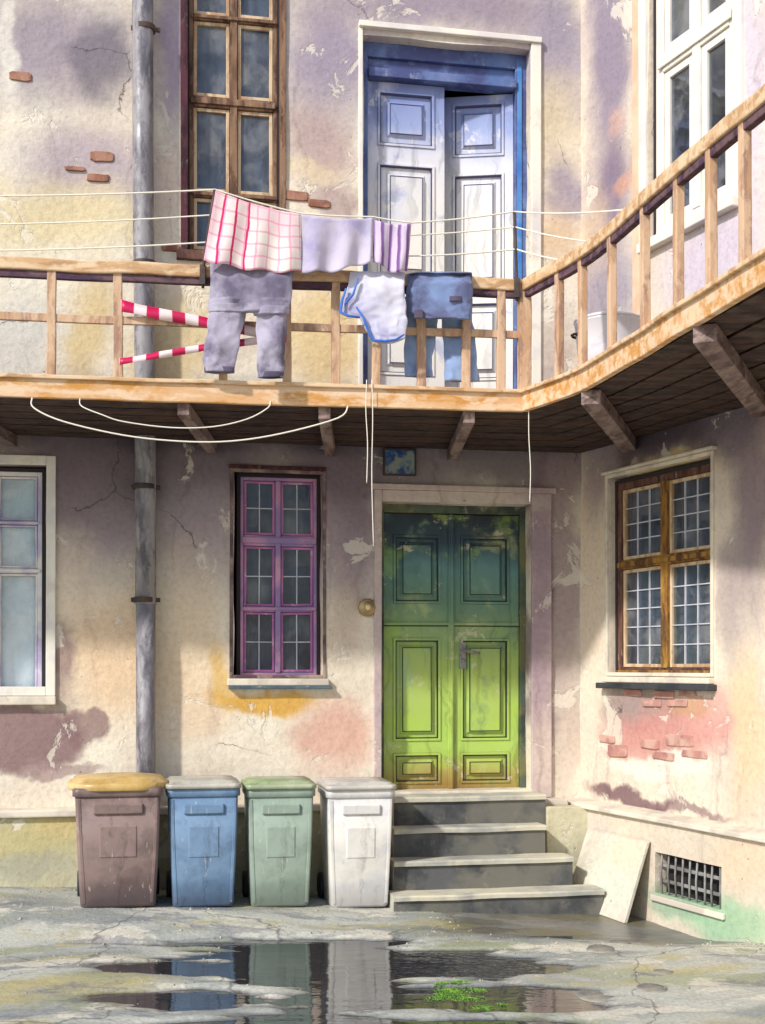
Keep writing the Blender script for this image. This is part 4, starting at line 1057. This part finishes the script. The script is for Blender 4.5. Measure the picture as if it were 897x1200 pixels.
def bin_(px, w, d, h, t_front, mat, lidm, label, round_lid=False, sticker=None):
    p = Vector(((px-CX)/F*(t_front+d/2), t_front+d/2, 0)); p.z = ground_z(p.x, p.y)+.004
    Mx = Matrix.Translation(p) @ Matrix.Rotation(math.atan2(.184, .983)+random.uniform(-.03, .02), 4, 'Z')
    o = thing('wheelie_bin', label, 'bin', Mx, 'bins standing in a row against the rear wall')
    mb = MB(Mx); mb.smooth = True
    tw_ = .86; hb = h-.055
    mb.loft([rrect(w*tw_*.96, d*.74, .04, .0, cy=-.0), rrect(w*tw_, d*.78, .045, .02), rrect(w*(tw_+.07), d*.88, .05, hb*.5), rrect(w*.97, d*.97, .05, hb-.06)])
    mb.build('body', mat, o, bevel=0)
    mb = MB(Mx); mb.smooth = True
    mb.loft([rrect(w*.975, d*.975, .05, hb-.07), rrect(w*1.03, d*1.02, .055, hb-.062), rrect(w*1.03, d*1.02, .055, hb-.012), rrect(w*.99, d*.99, .05, hb-.004)]); mb.build('rim', mat, o)
    # front handle recess bar + raised label panel
    yf = -d*.5*.93
    def slope_y(z): return -(d*(.78+(.97-.78)*z/(hb-.06)))/2
    mb = MB(Mx)
    a, b = w*.56, .075
    za = hb-.12
    mb.loft([[(-a/2, slope_y(za-b)-.018, za-b), (a/2, slope_y(za-b)-.018, za-b), (a/2, slope_y(za-b)+.02, za-b), (-a/2, slope_y(za-b)+.02, za-b)],
             [(-a/2, slope_y(za)-.02, za), (a/2, slope_y(za)-.02, za), (a/2, slope_y(za)+.02, za), (-a/2, slope_y(za)+.02, za)]])
    mb.build('front_grip', mat, o, bevel=.008)
    mb = MB(Mx)
    z0_, z1_ = hb*.42, hb*.68; a = w*.42
    mb.loft([[(-a/2, slope_y(z0_)-.006, z0_), (a/2, slope_y(z0_)-.006, z0_), (a/2, slope_y(z0_)+.02, z0_), (-a/2, slope_y(z0_)+.02, z0_)],
             [(-a/2, slope_y(z1_)-.006, z1_), (a/2, slope_y(z1_)-.006, z1_), (a/2, slope_y(z1_)+.02, z1_), (-a/2, slope_y(z1_)+.02, z1_)]])
    mb.build('label_panel', mat, o, bevel=.006)
    for s_ in (-1, 1):
        mb = MB(Mx)
        mb.loft([[(s_*w*.455*q-.012, -d*.5*q2-.006, z), (s_*w*.455*q+.012, -d*.5*q2-.006, z), (s_*w*.455*q+.012, -d*.5*q2+.03, z), (s_*w*.455*q-.012, -d*.5*q2+.03, z)] for z, q, q2 in ((.03, .84, .775), (hb*.5, .92, .868), (hb-.08, .96, .955))])
        mb.build('rib', mat, o, bevel=.004)
    # lid
    mb = MB(Mx); mb.smooth = True
    R_ = .055 if not round_lid else min(w, d)*.42
    e = 1.06 if not round_lid else 1.14
    z = hb
    if round_lid:
        mb.loft([rrect(w*e, d*1.08, R_, z-.025, 9), rrect(w*e*1.02, d*1.10, R_, z-.018, 9), rrect(w*e*1.02, d*1.10, R_, z+.022, 9), rrect(w*e*.98, d*1.06, R_, z+.034, 9), rrect(w*e*.94, d*1.0, R_*.9, z+.036, 9), rrect(w*e*.9, d*.96, R_*.9, z+.06, 9), rrect(w*e*.4, d*.45, R_*.4, z+.078, 9)])
    else:
        mb.loft([rrect(w*e, d*1.05, R_, z-.004, cy=-.01), rrect(w*e, d*1.05, R_, z+.026, cy=-.01), rrect(w*e*.98, d*1.03, R_, z+.031, cy=-.01), rrect(w*e*.9, d*.95, R_, z+.031, cy=-.0), rrect(w*e*.87, d*.92, R_, z+.048, cy=-.0), rrect(w*e*.4, d*.45, R_*.6, z+.054)])
    mb.build('lid', lidm, o)
    mb = MB(Mx); mb.smooth = True
    mb.tube([(-w*.4, d*.5, hb-.03), (-w*.4, d*.6, hb+.01), (w*.4, d*.6, hb+.01), (w*.4, d*.5, hb-.03)], .014, 8); mb.build('rear_handle', mat, o)
    for s_ in (-1, 1):
        mb = MB(Mx); mb.smooth = True
        mb.lathe([(.03, -.03), (.1, -.03), (.105, -.015), (.105, .015), (.1, .03), (.03, .03)], (s_*w*.44, d*.44, .105), 22, 'x'); mb.build('wheel', black, o)
    mb = MB(Mx); mb.smooth = True; mb.tube([(-w*.44, d*.44, .105), (w*.44, d*.44, .105)], .012, 8); mb.build('axle', black, o)
    return o
bin_(139, .64, .60, .95, 9.42, plastic('brown bin plastic', (146, 124, 118), (116, 96, 92), (80, 70, 74)), plastic('ochre lid plastic', (196, 158, 84), (214, 186, 130), (150, 116, 60)), 'brown bin with a rounded ochre lid, left end of the row', True, plastic('worn brown label', (172, 144, 138), (158, 128, 122), (140, 112, 108)))
bin_(237, .535, .56, .96, 9.60, plastic('blue bin plastic', (122, 150, 180), (100, 130, 164), (70, 84, 106)), plastic('cream lid plastic', (206, 202, 188), (180, 176, 164), (120, 116, 112)), 'blue bin with a cream lid between the brown and grey green bins', False, plastic('pale blue label', (150, 180, 210), (132, 164, 198), (110, 140, 176)))
bin_(326, .52, .56, .97, 9.75, plastic('grey green bin plastic', (156, 172, 158), (136, 154, 140), (112, 122, 112)), plastic('green lid plastic', (190, 194, 172), (140, 164, 110), (110, 120, 96)), 'grey green bin with a green stained lid beside the white bin', False, plastic('pale green label', (182, 196, 184), (168, 182, 168), (148, 162, 148)))
bin_(417, .53, .56, .98, 9.88, plastic('white bin plastic', (226, 222, 214), (206, 206, 210), (176, 172, 168)), plastic('white lid plastic', (214, 208, 196), (190, 186, 180), (130, 126, 122)), 'white bin nearest the stone steps', False, plastic('white label', (236, 232, 224), (222, 218, 212), (200, 198, 194)))

# =================================================================== LEANING BOARD, STONES, MOSS
sa, sb_ = R.X(694, .14), R.X(762, .14)
ztop = R.Z(762, 986, .15)
mb = MB(R.M)
def gl(s, off): 
    w_ = R.M @ Vector((s, -off, 0)); return ground_z(w_.x, w_.y)
nrm_o = .035
mb.loft([[(sa-.03, -.135, ztop), (sa-.03, -.135-nrm_o, ztop-.01), (sb_, -.135-nrm_o, ztop-.01), (sb_, -.135, ztop)],
         [(sa-.02, -.36, gl(sa, .36)+.0), (sa-.02, -.36-nrm_o, gl(sa, .4)), (sb_+.02, -.36-nrm_o, gl(sb_, .4)), (sb_+.02, -.36, gl(sb_, .36))]])
org = R.M @ Vector(((sa+sb_)/2, -.36, gl(sa, .36)))
bd_ = mb.build('leaning_slab', wash_wall('pale stone slab', R, (222, 212, 196), (206, 196, 180), [(715, 1030, 30, 30, (206, 214, 196), .8, .6), (725, 1000, 20, 20, (236, 212, 184), .7, .6)], .3, .1, False), loc=R.M @ Matrix.Translation(Vector((0, 0, 0))), bevel=.006)
tag(bd_, 'pale stone slab leaning on the side wall plinth beside the steps', 'slab')
sm_mat = paint('grey flat stone', [(138, 136, 128), (116, 114, 112), (158, 152, 138)], .8, 6, .3, (200, 195, 180), bump=.5)
descr = ['small flat stone nearest the bottom step', 'flat stone just left of the one nearest the steps', 'flat stone closest to the side wall', 'largest flat stone, near the bottom edge of the photo', 'flat stone between the largest one and the side wall', 'flat stone lying right of the green moss']
for (px, py, w_, dsc) in ((727, 1103, 26, descr[0]), (704, 1112, 34, descr[1]), (777, 1137, 24, descr[2]), (698, 1163, 46, descr[3]), (765, 1158, 36, descr[4])):
    t = (EYE+.045)*F/(py-HY); c = P(px, py, t); c.z = gz(c.x, c.y)-.012; r = w_/F*t/2
    mb = MB(); mb.smooth = True; rr = []
    n = 18
    for (k, z) in ((1.02, -.02), (1.0, .010), (.97, .014), (.6, .0155), (.1, .016)):
        rr.append([c+Vector((r*k*math.cos(a)*(1+.18*noise.noise(Vector((math.cos(a)*1.2, math.sin(a)*1.2, px)))), r*1.25*k*math.sin(a)*(1+.18*noise.noise(Vector((math.cos(a), math.sin(a), py)))), z)) for a in [2*PI*i/n for i in range(n)]])
    mb.loft(rr); o = mb.build('flat_stone', sm_mat, loc=c); tag(o, dsc, 'stone', 'flat stones set in the courtyard ground')
# moss: many small blades on a low mound
mm = NT('bright moss'); co = mm.coord()
mm.done(mm.mix(mm.mp(mm.noise(co, 9, 4), .4, .6), lin((132, 176, 66)), lin((96, 140, 54))), .9)
mb = MB()
def moss(px, py, wpx, hpx, n):
    t = (EYE+.05)*F/(py-HY); c = P(px, py, t)
    rx = wpx/F*t; ry = abs((EYE+.05)*F/(py-hpx-HY)-t)
    for i in range(n):
        a = random.uniform(0, 2*PI); q = math.sqrt(random.random())*(1+.25*noise.noise(Vector((math.cos(a)*2, math.sin(a)*2, px))))
        x = c.x+rx*q*math.cos(a); y = c.y+ry*q*math.sin(a); z = max(gz(x, y), -.067)-.003
        s_ = random.uniform(.004, .010); hgt = random.uniform(.003, .010)*(1.15-q*.7)
        b = random.uniform(0, 2*PI); dx, dy = math.cos(b)*s_, math.sin(b)*s_
        mb.add([(x-dx, y-dy, z), (x+dx, y+dy, z), (x+dy*1.2, y-dx*1.2, z+hgt)], [(0, 1, 2)])
for q_ in range(16):
    moss(random.uniform(505, 572), random.uniform(1150, 1170), random.uniform(7, 20), random.uniform(3, 6), 520)
moss(565, 1178, 16, 4, 900); moss(588, 1174, 8, 3, 300)
tag(mb.build('moss', mm.m, loc=P(532, 1161, 7.5)), 'bright green moss patch on the puddle edge', 'moss', kind='stuff')
# dim wet moss film right of the puddle
gm = paint('courtyard grit stone', [(150, 146, 136), (108, 104, 102), (186, 178, 160)], .9, 9, .2)
mb = MB()
for i in range(2600):
    if i % 3:
        x = random.uniform(-3.4, 2.6); y = random.triangular(6.9, 10.4, 9.6)
    else:
        q = random.random(); l_ = B.M @ Vector((random.uniform(-4.6, 0), -.15-.25*q*q, 0)); x, y = l_.x, l_.y
        if i % 6 == 0: l_ = R.M @ Vector((random.uniform(.8, 4), -.15-.3*q*q, 0)); x, y = l_.x, l_.y
    z = gz(x, y); r_ = random.uniform(.003, .011)*(1 if random.random() < .93 else 1.8)
    if z < -.066: continue
    a = random.uniform(0, 6.28); pts_ = [(x+r_*math.cos(a+k*1.57)*random.uniform(.7, 1.2), y+r_*math.sin(a+k*1.57)*random.uniform(.7, 1.2), z-.002) for k in range(4)]
    mb.add(pts_+[(x+r_*.2, y, z+r_*.9)], [(0, 1, 4), (1, 2, 4), (2, 3, 4), (3, 0, 4)])
tag(mb.build('gravel', gm), 'loose grit scattered over the courtyard and along the wall foot', 'gravel', kind='stuff')
# =================================================================== CAMERA, LIGHT, WORLD
cam = bpy.data.cameras.new('camera'); co_ = bpy.data.objects.new('camera', cam); COL.objects.link(co_)
co_.location = (0, 0, EYE); co_.rotation_euler = (PI/2, 0, 0)
cam.sensor_fit = 'VERTICAL'; cam.sensor_height = 24; cam.lens = 24*F/1200
cam.shift_y = (HY-600)/1200; cam.shift_x = 0
cam.clip_end = 500; cam.clip_start = .05
scn.camera = co_
el = math.radians(35); hd = Vector((-.66, -.75, 0)).normalized()
tosun = Vector((hd.x*math.cos(el), hd.y*math.cos(el), math.sin(el)))
sl = bpy.data.lights.new('sun', 'SUN'); sl.energy = 3.3; sl.angle = math.radians(3.0); sl.color = (1, .96, .90)
so = bpy.data.objects.new('sun', sl); COL.objects.link(so); so.rotation_euler = tosun.to_track_quat('Z', 'Y').to_euler(); so.location = tosun*30
w_ = bpy.data.worlds.new('World'); scn.world = w_; w_.use_nodes = True
nt = w_.node_tree; sky = nt.nodes.new('ShaderNodeTexSky'); sky.sky_type = 'NISHITA'; sky.sun_disc = False
sky.sun_elevation = el; sky.sun_rotation = math.atan2(tosun.x, tosun.y)
nt.links.new(sky.outputs[0], nt.nodes['Background'].inputs[0]); nt.nodes['Background'].inputs[1].default_value = .15
scn.view_settings.view_transform = 'Standard'; scn.view_settings.look = 'None'; scn.view_settings.gamma = 1
scn.view_settings.use_curve_mapping = False; scn.view_settings.exposure = .17
scn.cycles.max_bounces = 6; scn.cycles.diffuse_bounces = 3; scn.cycles.glossy_bounces = 3; scn.cycles.transparent_max_bounces = 8; scn.cycles.transmission_bounces = 2
